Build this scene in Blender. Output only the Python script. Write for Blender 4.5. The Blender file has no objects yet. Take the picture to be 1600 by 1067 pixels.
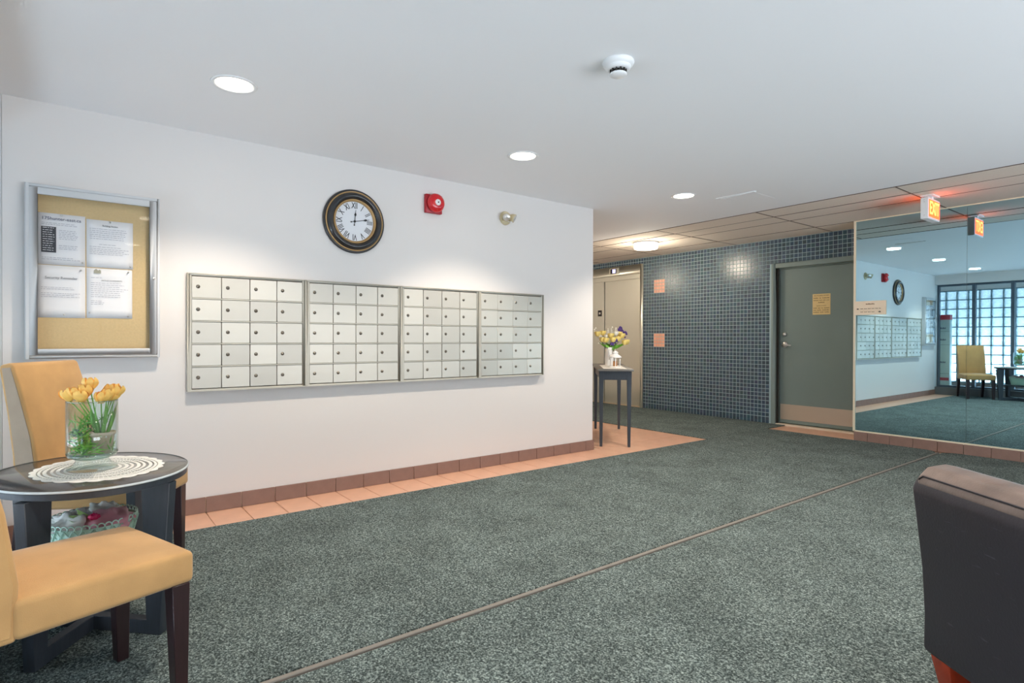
import bpy, bmesh, math, random
from mathutils import Vector, Matrix
R_ = random.Random(7)
PI = math.pi
SC = bpy.context.scene
COL = SC.collection

# ------------------------------------------------------------------ camera
cam_d = bpy.data.cameras.new('camera')
cam_d.sensor_width = 36.0
cam_d.lens = 900.146 / 1600 * 36
cam_d.clip_start = 0.02
cam = bpy.data.objects.new('camera', cam_d)
COL.objects.link(cam)
F = Vector((-0.79467154, 0.60701388, -0.00559453))
Rr = Vector((0.60700929, 0.79469022, 0.00267932))
U = Vector((-0.0060723, 0.00126675, 0.99998076))
M = Matrix.Identity(4)
for i in range(3):
    M[i][0], M[i][1], M[i][2] = Rr[i], U[i], -F[i]
M[0][3], M[1][3], M[2][3] = 4.15267, 0.0, 1.12883
cam.matrix_world = M
SC.camera = cam

# ------------------------------------------------------------------ view, world
SC.view_settings.view_transform = 'Standard'
SC.view_settings.look = 'None'
SC.view_settings.gamma = 1.0
SC.view_settings.use_curve_mapping = False
SC.view_settings.exposure = 0.0
SC.cycles.use_denoising = True
SC.cycles.max_bounces = 14
SC.cycles.diffuse_bounces = 7
SC.cycles.glossy_bounces = 6
SC.cycles.transmission_bounces = 8
SC.cycles.transparent_max_bounces = 24
SC.cycles.caustics_reflective = False
SC.cycles.caustics_refractive = False
SC.cycles.sample_clamp_indirect = 6.0
w = bpy.data.worlds.new('world')
SC.world = w
w.use_nodes = True
bg = w.node_tree.nodes['Background']
bg.inputs[0].default_value = (0.88, 0.93, 1.0, 1)
bg.inputs[1].default_value = 0.7


def add_light(name, kind, loc, energy, color, size=0.2, size_y=None, rot=(0, 0, 0), spot=None, blend=0.5):
    d = bpy.data.lights.new(name, kind)
    d.energy = energy
    d.color = color
    if kind == 'AREA':
        d.size = size
        if size_y:
            d.shape = 'RECTANGLE'
            d.size_y = size_y
        else:
            d.shape = 'DISK'
    elif kind == 'SPOT':
        d.spot_size = spot
        d.spot_blend = blend
        d.shadow_soft_size = size
    else:
        d.shadow_soft_size = size
    o = bpy.data.objects.new(name, d)
    o.location = loc
    o.rotation_euler = rot
    COL.objects.link(o)
    return o


WARM = (1.0, 0.86, 0.70)
COOL = (0.86, 0.905, 1.0)
# daylight outside the glass block wall
add_light('daylight', 'AREA', (3.0, -2.6, 1.35), 55, COOL, 7.5, 2.6, rot=(PI / 2, 0, 0))
add_light('ceiling_fill', 'AREA', (8.2, 3.3, 0.1), 450, COOL, 6.4, 1.6, rot=(math.radians(118), 0, PI / 2))  # added lamp beyond the right glazing, brightens the ceiling
# added lamp outside the windows, tilted up to brighten the ceiling
add_light('ceiling_fill', 'AREA', (3.0, -2.5, 0.22), 720, COOL, 7.5, 0.9, rot=(math.radians(112), 0, 0))
# recessed downlights: a wide soft beam each
DOWN = [(0.9, 0.67), (0.9, 2.58), (0.9, 4.46), (3.4, 0.67), (3.4, 2.45), (3.4, 4.46), (5.6, 0.67), (5.6, 2.58), (5.6, 4.46)]
DOWN_SPOT, DOWN_AREA = 86, 1.5
EXPO = 0.0
SC.view_settings.exposure = EXPO

# ------------------------------------------------------------------ materials


def lin(c):
    return tuple(((v / 255) / 12.92 if v / 255 <= 0.04045 else ((v / 255 + 0.055) / 1.055) ** 2.4) for v in c)


def new_mat(name):
    m = bpy.data.materials.new(name)
    m.use_nodes = True
    nt = m.node_tree
    b = nt.nodes['Principled BSDF']
    return m, nt, b


def mat(name, rgb, rough=0.6, metal=0.0, bump=0.0, scale=60.0, vary=0.0, sheen=0.0, coat=0.0, spec=0.5, stretch=None, vscale=None):
    m, nt, b = new_mat(name)
    c = lin(rgb)
    b.inputs['Base Color'].default_value = (*c, 1)
    b.inputs['Roughness'].default_value = rough
    b.inputs['Metallic'].default_value = metal
    b.inputs['Specular IOR Level'].default_value = spec
    b.inputs['Sheen Weight'].default_value = sheen
    b.inputs['Sheen Roughness'].default_value = 0.4
    b.inputs['Coat Weight'].default_value = coat
    b.inputs['Coat Roughness'].default_value = 0.08
    if bump or vary:
        tc = nt.nodes.new('ShaderNodeTexCoord')
        mp = nt.nodes.new('ShaderNodeMapping')
        nt.links.new(tc.outputs['Object'], mp.inputs[0])
        if stretch:
            mp.inputs['Scale'].default_value = stretch
    if vary:
        n = nt.nodes.new('ShaderNodeTexNoise')
        n.inputs['Scale'].default_value = vscale or scale * 0.3
        n.inputs['Detail'].default_value = 5
        nt.links.new(mp.outputs[0], n.inputs['Vector'])
        r = nt.nodes.new('ShaderNodeMapRange')
        r.inputs['From Min'].default_value = 0.3
        r.inputs['From Max'].default_value = 0.7
        r.inputs['To Min'].default_value = 1 - vary
        r.inputs['To Max'].default_value = 1 + vary
        nt.links.new(n.outputs['Fac'], r.inputs['Value'])
        mx = nt.nodes.new('ShaderNodeVectorMath')
        mx.operation = 'SCALE'
        mx.inputs[0].default_value = c
        nt.links.new(r.outputs[0], mx.inputs['Scale'])
        nt.links.new(mx.outputs[0], b.inputs['Base Color'])
    if bump:
        n2 = nt.nodes.new('ShaderNodeTexNoise')
        n2.inputs['Scale'].default_value = scale
        n2.inputs['Detail'].default_value = 3
        nt.links.new(mp.outputs[0], n2.inputs['Vector'])
        bp = nt.nodes.new('ShaderNodeBump')
        bp.inputs['Strength'].default_value = bump
        bp.inputs['Distance'].default_value = 0.002
        nt.links.new(n2.outputs['Fac'], bp.inputs['Height'])
        nt.links.new(bp.outputs[0], b.inputs['Normal'])
    return m


def emis(name, rgb, strength):
    m, nt, b = new_mat(name)
    b.inputs['Base Color'].default_value = (*lin(rgb), 1)
    b.inputs['Emission Color'].default_value = (*lin(rgb), 1)
    b.inputs['Emission Strength'].default_value = strength
    return m


def thin_glass(name, tint=(1, 1, 1), gloss=0.03, ior=1.45, rough=0.02, bumpy=0.0):
    m, nt, b = new_mat(name)
    nt.nodes.remove(b)
    out = nt.nodes['Material Output']
    tr = nt.nodes.new('ShaderNodeBsdfTransparent')
    tr.inputs[0].default_value = (*tint, 1)
    gl = nt.nodes.new('ShaderNodeBsdfGlossy')
    gl.inputs['Roughness'].default_value = rough
    lw = nt.nodes.new('ShaderNodeLayerWeight')
    lw.inputs['Blend'].default_value = 0.5
    pw = nt.nodes.new('ShaderNodeMath')
    pw.operation = 'POWER'
    pw.inputs[1].default_value = 4.0
    nt.links.new(lw.outputs['Facing'], pw.inputs[0])
    ad = nt.nodes.new('ShaderNodeMath')
    ad.operation = 'MULTIPLY_ADD'
    ad.use_clamp = True
    ad.inputs[1].default_value = 0.7
    ad.inputs[2].default_value = gloss
    nt.links.new(pw.outputs[0], ad.inputs[0])
    mx = nt.nodes.new('ShaderNodeMixShader')
    nt.links.new(ad.outputs[0], mx.inputs[0])
    nt.links.new(tr.outputs[0], mx.inputs[1])
    nt.links.new(gl.outputs[0], mx.inputs[2])
    nt.links.new(mx.outputs[0], out.inputs[0])
    return m


def block_glass(name):
    m, nt, b = new_mat(name)
    nt.nodes.remove(b)
    out = nt.nodes['Material Output']
    tr = nt.nodes.new('ShaderNodeBsdfTransparent')
    tr.inputs[0].default_value = (0.93, 0.97, 0.99, 1)
    tl = nt.nodes.new('ShaderNodeBsdfTranslucent')
    tl.inputs[0].default_value = (0.78, 0.84, 0.88, 1)
    gl = nt.nodes.new('ShaderNodeBsdfGlossy')
    gl.inputs['Roughness'].default_value = 0.12
    tc = nt.nodes.new('ShaderNodeTexCoord')
    ns = nt.nodes.new('ShaderNodeTexNoise')
    ns.inputs['Scale'].default_value = 9
    nt.links.new(tc.outputs['Object'], ns.inputs['Vector'])
    cr = nt.nodes.new('ShaderNodeMapRange')
    cr.inputs['From Min'].default_value = 0.35
    cr.inputs['From Max'].default_value = 0.65
    cr.inputs['To Min'].default_value = 0.30
    cr.inputs['To Max'].default_value = 0.75
    nt.links.new(ns.outputs['Fac'], cr.inputs['Value'])
    m1 = nt.nodes.new('ShaderNodeMixShader')
    nt.links.new(cr.outputs[0], m1.inputs[0])
    nt.links.new(tr.outputs[0], m1.inputs[1])
    nt.links.new(tl.outputs[0], m1.inputs[2])
    m2 = nt.nodes.new('ShaderNodeMixShader')
    m2.inputs[0].default_value = 0.1
    nt.links.new(m1.outputs[0], m2.inputs[1])
    nt.links.new(gl.outputs[0], m2.inputs[2])
    nt.links.new(m2.outputs[0], out.inputs[0])
    return m


def carpet_mat(name, dark, light, mid):
    m, nt, b = new_mat(name)
    tc = nt.nodes.new('ShaderNodeTexCoord')
    n1 = nt.nodes.new('ShaderNodeTexNoise')
    n1.inputs['Scale'].default_value = 150
    n1.inputs['Detail'].default_value = 4
    n1.inputs['Roughness'].default_value = 0.75
    n2 = nt.nodes.new('ShaderNodeTexNoise')
    n2.inputs['Scale'].default_value = 3.2
    n2.inputs['Detail'].default_value = 6
    n2.inputs['Roughness'].default_value = 0.6
    nt.links.new(tc.outputs['Object'], n1.inputs['Vector'])
    nt.links.new(tc.outputs['Object'], n2.inputs['Vector'])
    cr = nt.nodes.new('ShaderNodeValToRGB')
    e = cr.color_ramp.elements
    e[0].position = 0.36
    e[0].color = (*lin(dark), 1)
    e[1].position = 0.66
    e[1].color = (*lin(light), 1)
    x = e.new(0.5)
    x.color = (*lin(mid), 1)
    nt.links.new(n1.outputs['Fac'], cr.inputs[0])
    mr = nt.nodes.new('ShaderNodeMapRange')
    mr.inputs['From Min'].default_value = 0.3
    mr.inputs['From Max'].default_value = 0.7
    mr.inputs['To Min'].default_value = 0.78
    mr.inputs['To Max'].default_value = 1.2
    nt.links.new(n2.outputs['Fac'], mr.inputs['Value'])
    vm = nt.nodes.new('ShaderNodeVectorMath')
    vm.operation = 'SCALE'
    nt.links.new(cr.outputs[0], vm.inputs[0])
    nt.links.new(mr.outputs[0], vm.inputs['Scale'])
    nt.links.new(vm.outputs[0], b.inputs['Base Color'])
    b.inputs['Roughness'].default_value = 0.95
    b.inputs['Specular IOR Level'].default_value = 0.15
    bp = nt.nodes.new('ShaderNodeBump')
    bp.inputs['Strength'].default_value = 0.9
    bp.inputs['Distance'].default_value = 0.006
    nt.links.new(n1.outputs['Fac'], bp.inputs['Height'])
    nt.links.new(bp.outputs[0], b.inputs['Normal'])
    return m


def attr_mat(name, rough=0.25, spec=0.5, metal=0.0):
    m, nt, b = new_mat(name)
    a = nt.nodes.new('ShaderNodeAttribute')
    a.attribute_name = 'tint'
    nt.links.new(a.outputs['Color'], b.inputs['Base Color'])
    b.inputs['Roughness'].default_value = rough
    b.inputs['Specular IOR Level'].default_value = spec
    return m


def brushed(name, rgb, rough=0.3, horiz=True, metal=1.0, noise=0.1):
    m, nt, b = new_mat(name)
    b.inputs['Base Color'].default_value = (*lin(rgb), 1)
    b.inputs['Metallic'].default_value = metal
    tc = nt.nodes.new('ShaderNodeTexCoord')
    mp = nt.nodes.new('ShaderNodeMapping')
    mp.inputs['Scale'].default_value = (2, 2, 260) if horiz else (260, 260, 2)
    n = nt.nodes.new('ShaderNodeTexNoise')
    n.inputs['Scale'].default_value = 3
    nt.links.new(tc.outputs['Object'], mp.inputs[0])
    nt.links.new(mp.outputs[0], n.inputs['Vector'])
    mr = nt.nodes.new('ShaderNodeMapRange')
    mr.inputs['To Min'].default_value = rough - noise * 0.8
    mr.inputs['To Max'].default_value = rough + noise * 1.2
    nt.links.new(n.outputs['Fac'], mr.inputs['Value'])
    nt.links.new(mr.outputs[0], b.inputs['Roughness'])
    return m


MT = dict(
    wall=mat('wall_paint', (226, 222, 219), 0.75, bump=0.08, scale=160, spec=0.25),
    ceil=mat('ceiling_paint', (242, 242, 243), 0.85, bump=0.05, scale=200, spec=0.2),
    panel=mat('ceiling_panel_board', (228, 216, 202), 0.9, bump=0.3, scale=220, vary=0.03, spec=0.2),
    dark2=mat('brown_joint', (112, 96, 84), 0.9),
    dark=mat('dark_gap', (50, 46, 40), 0.9),
    grout=mat('pale_grout', (214, 186, 164), 0.9, bump=0.2, scale=300),
    wgrout=mat('light_wall_grout', (168, 190, 196), 0.8),
    base=mat('brown_quarry_tile', (140, 110, 98), 0.55, bump=0.15, scale=150, vary=0.08, vscale=14),
    floor=mat('orange_quarry_tile', (220, 172, 145), 0.35, bump=0.08, scale=90, vary=0.06, vscale=9),
    mosaic=attr_mat('glazed_mosaic', 0.24, 0.5),
    alum=brushed('satin_aluminium', (206, 208, 210), 0.5, metal=0.0),
    box=brushed('mailbox_aluminium', (198, 193, 182), 0.40, metal=0.4),
    boxframe=brushed('mailbox_frame_aluminium', (190, 186, 174), 0.45, metal=0.3),
    steel=brushed('stainless_steel', (218, 217, 204), 0.3, horiz=True, metal=0.75, noise=0.03),
    chrome=mat('worn_chrome', (222, 218, 212), 0.32, 0.75),
    cork=mat('tan_cork', (206, 180, 134), 0.9, bump=0.3, scale=300, vary=0.05),
    paper=mat('white_paper', (238, 238, 240), 0.8),
    ink=mat('grey_print', (120, 122, 130), 0.8),
    inkblue=mat('blue_print', (70, 80, 110), 0.8),
    inkdark=mat('dark_print', (70, 72, 78), 0.8),
    inkmid=mat('faint_print', (176, 176, 184), 0.8),
    glass=thin_glass('clear_glass'),
    wglass=thin_glass('window_glass', (0.97, 0.99, 0.99)),
    vglass=thin_glass('vase_glass', (0.93, 0.98, 0.965), 0.06, 1.5),
    gblock=block_glass('wavy_glass_block'),
    mortar=mat('block_mortar', (118, 146, 154), 0.9),
    suede=mat('tan_suede', (200, 158, 106), 0.9, bump=0.35, scale=420, vary=0.12, vscale=6, sheen=0.35, spec=0.15),
    suedeside=mat('window_lit_suede', (176, 156, 136), 0.95, bump=0.35, scale=420, vary=0.06, vscale=10, sheen=0.3, spec=0.1),  # same suede, with cool window light and nap sheen put into the colour
    espresso=mat('espresso_wood', (46, 26, 28), 0.35, bump=0.1, scale=30, vary=0.15, stretch=(8, 8, 1), coat=0.2),
    blackwood=mat('black_stained_wood', (54, 60, 68), 0.42, bump=0.12, scale=40, vary=0.12, stretch=(8, 8, 1)),
    tabletop=mat('dark_lacquered_top', (76, 70, 66), 0.12, vary=0.05, coat=0.5),
    rim=mat('pale_edge_highlight', (200, 208, 210), 0.15),  # white highlight along the glass edge, put into the colour
    lace=mat('white_lace', (238, 236, 230), 0.9),
    leather=mat('dark_brown_leather', (44, 38, 44), 0.42, bump=0.25, scale=130, vary=0.1, vscale=9),
    worn=mat('worn_brown_leather', (112, 97, 90), 0.33, bump=0.3, scale=150, vary=0.25, vscale=10),
    cherry=mat('cherry_wood', (136, 42, 16), 0.22, vary=0.15, scale=40, stretch=(6, 6, 1), coat=0.4),
    doorg=mat('grey_green_door_paint', (122, 138, 134), 0.45, bump=0.03, vary=0.03, vscale=3),
    frameg=mat('green_grey_frame_paint', (132, 146, 140), 0.45),
    mull=mat('grey_window_metal', (84, 96, 108), 0.4, 0.3),
    jamb=mat('pale_jamb_metal', (205, 205, 203), 0.5, 0.1),
    curb=mat('grey_curb', (112, 112, 114), 0.8, bump=0.1),
    gold=mat('old_gold', (176, 142, 96), 0.4, 0.5),
    bronze=mat('dark_bronze', (44, 44, 46), 0.3, 0.2, vary=0.3, vscale=12, coat=0.3),
    dial=mat('white_dial', (226, 228, 232), 0.6),
    black=mat('black_paint', (24, 24, 26), 0.5),
    red=mat('fire_red', (206, 24, 34), 0.25, coat=0.3),
    cream=mat('aged_cream_plastic', (206, 192, 156), 0.4),
    white=mat('white_plastic', (236, 236, 236), 0.4),
    whitemetal=mat('white_metal', (240, 238, 234), 0.4),
    brasstrim=mat('pale_brass_trim', (240, 226, 198), 0.35, 0.15),
    engraved=mat('tan_engraved_plate', (228, 200, 140), 0.5),
    sandplate=mat('beige_plate', (246, 226, 198), 0.5),
    brownink=mat('brown_print', (120, 88, 56), 0.7),
    strip=mat('tan_strip', (122, 117, 110), 0.6, vary=0.06),
    mint=mat('mint_plastic', (206, 238, 222), 0.4),
    green=mat('leaf_green', (112, 176, 56), 0.55, vary=0.25, vscale=30),
    dgreen=mat('dark_leaf_green', (56, 98, 34), 0.6, vary=0.25, vscale=30),
    yellow=mat('yellow_petal', (255, 208, 112), 0.6, vary=0.1, vscale=50),
    pyellow=mat('pale_yellow_petal', (240, 218, 130), 0.6, vary=0.1, vscale=60),
    purple=mat('purple_petal', (84, 60, 130), 0.6),
    wpetal=mat('white_petal', (242, 240, 230), 0.6),
    pink=mat('pink_satin', (214, 150, 160), 0.5),
    magenta=mat('magenta_silk', (200, 30, 90), 0.5),
    pgreen=mat('pale_green_ribbon', (178, 214, 140), 0.5),
    pot=mat('pale_terracotta_pot', (214, 186, 164), 0.7),
    peach=attr_mat('peach_tile', 0.3),
    lens=emis('lamp_lens', (255, 246, 228), 9.0),
    drum=emis('drum_lens', (255, 244, 226), 7.0),
    exitface=emis('exit_red_face', (255, 64, 26), 6.0),
    exitletter=emis('exit_letters', (255, 190, 96), 2.2),
    lcd=emis('lift_display', (190, 190, 255), 1.6),
    carpet=carpet_mat('green_grey_carpet', (28, 37, 38), (176, 190, 186), (82, 94, 93)),
    pavement=mat('concrete_paving', (150, 150, 148), 0.9),
    dispwhite=mat('display_panel_white', (205, 222, 218), 0.4),
)
# slight tone differences from door to door
nt = MT['box'].node_tree
oi = nt.nodes.new('ShaderNodeObjectInfo')
mr_ = nt.nodes.new('ShaderNodeMapRange')
mr_.inputs['To Min'].default_value = 0.88
mr_.inputs['To Max'].default_value = 1.1
nt.links.new(oi.outputs['Random'], mr_.inputs['Value'])
vm_ = nt.nodes.new('ShaderNodeVectorMath')
vm_.operation = 'SCALE'
vm_.inputs[0].default_value = lin((198, 193, 182))
nt.links.new(mr_.outputs[0], vm_.inputs['Scale'])
nt.links.new(vm_.outputs[0], nt.nodes['Principled BSDF'].inputs['Base Color'])
# fine pale scuffs on the dark leather
nt = MT['leather'].node_tree
tc_ = nt.nodes.new('ShaderNodeTexCoord')
mp_ = nt.nodes.new('ShaderNodeMapping')
mp_.inputs['Rotation'].default_value = (0.6, 0.3, 0.0)
mp_.inputs['Scale'].default_value = (20, 9, 60)
nz_ = nt.nodes.new('ShaderNodeTexNoise')
nz_.inputs['Scale'].default_value = 1.6
nz_.inputs['Detail'].default_value = 6
rp_ = nt.nodes.new('ShaderNodeMapRange')
rp_.inputs['From Min'].default_value = 0.66
rp_.inputs['From Max'].default_value = 0.78
mx_ = nt.nodes.new('ShaderNodeMix')
mx_.data_type = 'RGBA'
mx_.inputs['A'].default_value = (*lin((44, 40, 46)), 1)
mx_.inputs['B'].default_value = (*lin((92, 90, 100)), 1)
nt.links.new(tc_.outputs['Object'], mp_.inputs[0])
nt.links.new(mp_.outputs[0], nz_.inputs['Vector'])
nt.links.new(nz_.outputs['Fac'], rp_.inputs['Value'])
nt.links.new(rp_.outputs[0], mx_.inputs['Factor'])
nt.links.new(mx_.outputs['Result'], nt.nodes['Principled BSDF'].inputs['Base Color'])
mm, nt, b = new_mat('tinted_mirror')
b.inputs['Base Color'].default_value = (0.50, 0.76, 0.88, 1)
b.inputs['Metallic'].default_value = 1
b.inputs['Roughness'].default_value = 0.0
MT['mirror'] = mm


# ------------------------------------------------------------------ geometry helpers
class MB:
    def __init__(s):
        s.v, s.f, s.sm = [], [], []

    def add(s, vs, fs, smooth=False):
        o = len(s.v)
        s.v += [tuple(v) for v in vs]
        s.f += [tuple(i + o for i in f) for f in fs]
        s.sm += [smooth] * len(fs)
        return s

    def box(s, x0, x1, y0, y1, z0, z1):
        if x0 > x1: x0, x1 = x1, x0
        if y0 > y1: y0, y1 = y1, y0
        if z0 > z1: z0, z1 = z1, z0
        v = [(x0, y0, z0), (x1, y0, z0), (x1, y1, z0), (x0, y1, z0), (x0, y0, z1), (x1, y0, z1), (x1, y1, z1), (x0, y1, z1)]
        return s.add(v, [(0, 3, 2, 1), (4, 5, 6, 7), (0, 1, 5, 4), (1, 2, 6, 5), (2, 3, 7, 6), (3, 0, 4, 7)])

    def hexa(s, p):
        """8 points: bottom ring ccw, top ring ccw"""
        return s.add(p, [(0, 3, 2, 1), (4, 5, 6, 7), (0, 1, 5, 4), (1, 2, 6, 5), (2, 3, 7, 6), (3, 0, 4, 7)])

    def lathe(s, prof, seg=32, cx=0, cy=0, cz=0, axis='z', sx=1, sy=1, smooth=True, cap=False):
        n = len(prof)
        vs = []
        for k in range(seg):
            a = 2 * PI * k / seg
            for r, h in prof:
                x, y, z = r * math.cos(a) * sx, r * math.sin(a) * sy, h
                if axis == 'y':      # axis pointing to -Y
                    x, y, z = x, -h, y
                elif axis == 'x':
                    x, y, z = h, x, y
                vs.append((x + cx, y + cy, z + cz))
        fs = []
        for k in range(seg):
            k2 = (k + 1) % seg
            for i in range(n - 1):
                fs.append((k * n + i, k2 * n + i, k2 * n + i + 1, k * n + i + 1))
        s.add(vs, fs, smooth)
        if cap:
            o = len(s.v) - len(vs)
            s.f.append(tuple(o + k * n + n - 1 for k in range(seg))); s.sm.append(False)
            s.f.append(tuple(o + k * n for k in reversed(range(seg)))); s.sm.append(False)
        return s

    def tube(s, pts, rad, seg=8, smooth=True):
        pts = [Vector(p) for p in pts]
        if not hasattr(rad, '__len__'): rad = [rad] * len(pts)
        vs = []
        for i, p in enumerate(pts):
            d = (pts[min(i + 1, len(pts) - 1)] - pts[max(i - 1, 0)]).normalized()
            a = Vector((0, 0, 1)) if abs(d.z) < 0.9 else Vector((1, 0, 0))
            e1 = d.cross(a).normalized()
            e2 = d.cross(e1).normalized()
            for k in range(seg):
                t = 2 * PI * k / seg
                vs.append(p + (e1 * math.cos(t) + e2 * math.sin(t)) * rad[i])
        fs = []
        for i in range(len(pts) - 1):
            for k in range(seg):
                k2 = (k + 1) % seg
                fs.append((i * seg + k, i * seg + k2, (i + 1) * seg + k2, (i + 1) * seg + k))
        fs.append(tuple(range(seg)))
        fs.append(tuple((len(pts) - 1) * seg + k for k in reversed(range(seg))))
        return s.add(vs, fs, smooth)

    def prism(s, poly, y0, y1, plane='xz'):
        """extrude a polygon; plane 'xz' along y, 'xy' along z, 'yz' along x"""
        def P(a, b_, c):
            return (a, c, b_) if plane == 'xz' else (a, b_, c) if plane == 'xy' else (c, a, b_)
        n = len(poly)
        vs = [P(a, b_, y0) for a, b_ in poly] + [P(a, b_, y1) for a, b_ in poly]
        fs = [tuple(range(n)), tuple(range(2 * n - 1, n - 1, -1))]
        for i in range(n):
            j = (i + 1) % n
            fs.append((i, i + n, j + n, j))
        return s.add(vs, fs)

    def sphere(s, c, r, seg=12, rings=8, sc=(1, 1, 1)):
        prof = []
        for i in range(rings + 1):
            t = -PI / 2 + PI * i / rings
            prof.append((max(r * math.cos(t), 1e-5), r * math.sin(t)))
        o = len(s.v)
        s.lathe(prof, seg)
        for i in range(o, len(s.v)):
            v = s.v[i]
            s.v[i] = (v[0] * sc[0] + c[0], v[1] * sc[1] + c[1], v[2] * sc[2] + c[2])
        return s

    def build(s, name, m, parent=None, bevel=0.0, segs=2, subd=0, loc=None, rot=None, smooth=None, fix=True):
        me = bpy.data.meshes.new(name)
        me.from_pydata(s.v, [], s.f)
        me.materials.append(m)
        for p, q in zip(me.polygons, s.sm):
            p.use_smooth = q
        if fix:
            bm = bmesh.new()
            bm.from_mesh(me)
            bmesh.ops.remove_doubles(bm, verts=bm.verts, dist=1e-5)
            bmesh.ops.recalc_face_normals(bm, faces=bm.faces)
            if bevel:
                es = [e for e in bm.edges if len(e.link_faces) == 2 and e.calc_face_angle(0) > 0.5]
                bmesh.ops.bevel(bm, geom=es, offset=bevel, segments=segs, affect='EDGES', profile=0.5, clamp_overlap=True)
                if smooth is None: smooth = True
            if smooth:
                for f in bm.faces: f.smooth = True
                for e in bm.edges:
                    if len(e.link_faces) == 2 and e.calc_face_angle(0) > 0.75: e.smooth = False
            bm.to_mesh(me)
            bm.free()
        me.update()
        o = bpy.data.objects.new(name, me)
        COL.objects.link(o)
        if parent: o.parent = parent
        if loc: o.location = loc
        if rot is not None: o.rotation_euler = rot if hasattr(rot, '__len__') else (0, 0, rot)
        if subd:
            md = o.modifiers.new('sub', 'SUBSURF')
            md.levels = md.render_levels = subd
        return o


def bx(*a):
    return MB().box(*a)


def tag(o, label, cat, group=None, kind=None):
    if label: o['label'] = label
    if cat: o['category'] = cat
    if group: o['group'] = group
    if kind: o['kind'] = kind
    return o


def thing(name, label, cat, loc=(0, 0, 0), rz=0.0, group=None):
    o = bpy.data.objects.new(name, None)
    o.empty_display_size = 0.05
    COL.objects.link(o)
    o.location = loc
    o.rotation_euler = (0, 0, rz)
    return tag(o, label, cat, group)


def struct(o, label=None):
    o['kind'] = 'structure'
    if label: o['label'] = label
    return o


def sempty(name, label, loc=(0, 0, 0), rz=0.0):
    o = bpy.data.objects.new(name, None)
    COL.objects.link(o)
    o.location = loc
    o.rotation_euler = (0, 0, rz)
    return struct(o, label)


def inst(src, parent, loc, rot=(0, 0, 0), scale=None):
    o = src.copy()
    COL.objects.link(o)
    o.parent = parent
    o.location = loc
    o.rotation_euler = rot
    if scale: o.scale = scale
    return o


def text_obj(name, body, size, m, parent, loc, rot, ext=0.0005, align='CENTER', sx=1.0, font_off=0.0):
    c = bpy.data.curves.new(name, 'FONT')
    c.body = body
    c.size = size
    c.extrude = ext
    c.align_x = align
    c.align_y = 'CENTER'
    c.offset = font_off
    c.resolution_u = 3
    t = bpy.data.objects.new(name + '_c', c)
    COL.objects.link(t)
    bpy.context.view_layer.update()
    me = bpy.data.meshes.new_from_object(t.evaluated_get(bpy.context.evaluated_depsgraph_get()))
    bpy.data.objects.remove(t)
    bpy.data.curves.remove(c)
    me.materials.clear()
    me.materials.append(m)
    o = bpy.data.objects.new(name, me)
    COL.objects.link(o)
    o.parent = parent
    o.location = loc
    o.rotation_euler = rot
    o.scale = (sx, 1, 1)
    return o


XR = (PI / 2, 0, 0)   # stands text up facing local -Y
LW = PI / 2           # rotation for things on the left wall

# ------------------------------------------------------------------ setting
H = 2.44
YT = 7.37     # tiled far wall
YM = 6.92     # mirror plane
XM = 1.375    # left side of the mirror wall
YW = -0.30    # end of the left wall
XR_ = 6.3     # right wall
TP = 0.0533

# walls
struct(bx(-0.15, 0, YW, 4.204, 0, H).build('wall_left', MT['wall']), 'white painted wall that carries the mailboxes')
wr = MB()  # unseen right wall, opened up for the added glazing
wr.box(XR_, XR_ + 0.1, -0.6, 0.3, 0, H)
wr.box(XR_, XR_ + 0.1, 6.4, YM + 0.5, 0, H)
wr.box(XR_, XR_ + 0.1, 0.3, 6.4, 0, 0.12)
wr.box(XR_, XR_ + 0.1, 0.3, 6.4, 2.34, H)
struct(wr.build('wall_right', MT['wall']))
w2 = sempty('added_window', 'unseen glazing added on the right of the lobby to let in light', (XR_ + 0.05, 0.3, 0))  # unseen glazing, added to brighten the ceiling evenly
for k in range(6):
    bx(-0.03, 0.03, k * 1.22 - 0.025 + (0.025 if k == 0 else -0.025 if k == 5 else 0), k * 1.22 + 0.025 + (0.025 if k == 0 else -0.025 if k == 5 else 0), 0.12, 2.34).build('mullion', MT['mull'], w2)
for k in range(5):
    bx(-0.004, 0.004, k * 1.22 + 0.03, k * 1.22 + 1.19, 0.121, 2.339).build('pane', MT['wglass'], w2)
struct(bx(-4.2, -0.15, 3.95, 4.1, 0, H).build('wall_hall', MT['wall']))
struct(bx(-4.3, -4.2, 3.95, YT + 0.1, 0, H).build('wall_hall_end', MT['wall']))
# mirror wall
struct(bx(XM, XR_ + 0.1, YM + 0.012, YT + 0.25, 0, H).build('wall_mirror', MT['wall']), 'wall block behind the large mirror')

# tiled far wall with openings for the lift and the door
DX0, DX1, DZ = 0.172, 1.272, 2.119
EX1, EZ = -1.985, 2.345
wf = MB()
wf.box(EX1, DX0, YT, YT + 0.12, 0, H)
wf.box(-4.2, EX1, YT, YT + 0.12, EZ, H)
wf.box(DX0, DX1, YT, YT + 0.12, DZ, H)
wf.box(DX1, XM, YT, YT + 0.12, 0, H)
wall_far = struct(wf.build('wall_far', MT['wgrout']), 'far wall covered in small dark teal square tiles')


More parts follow.
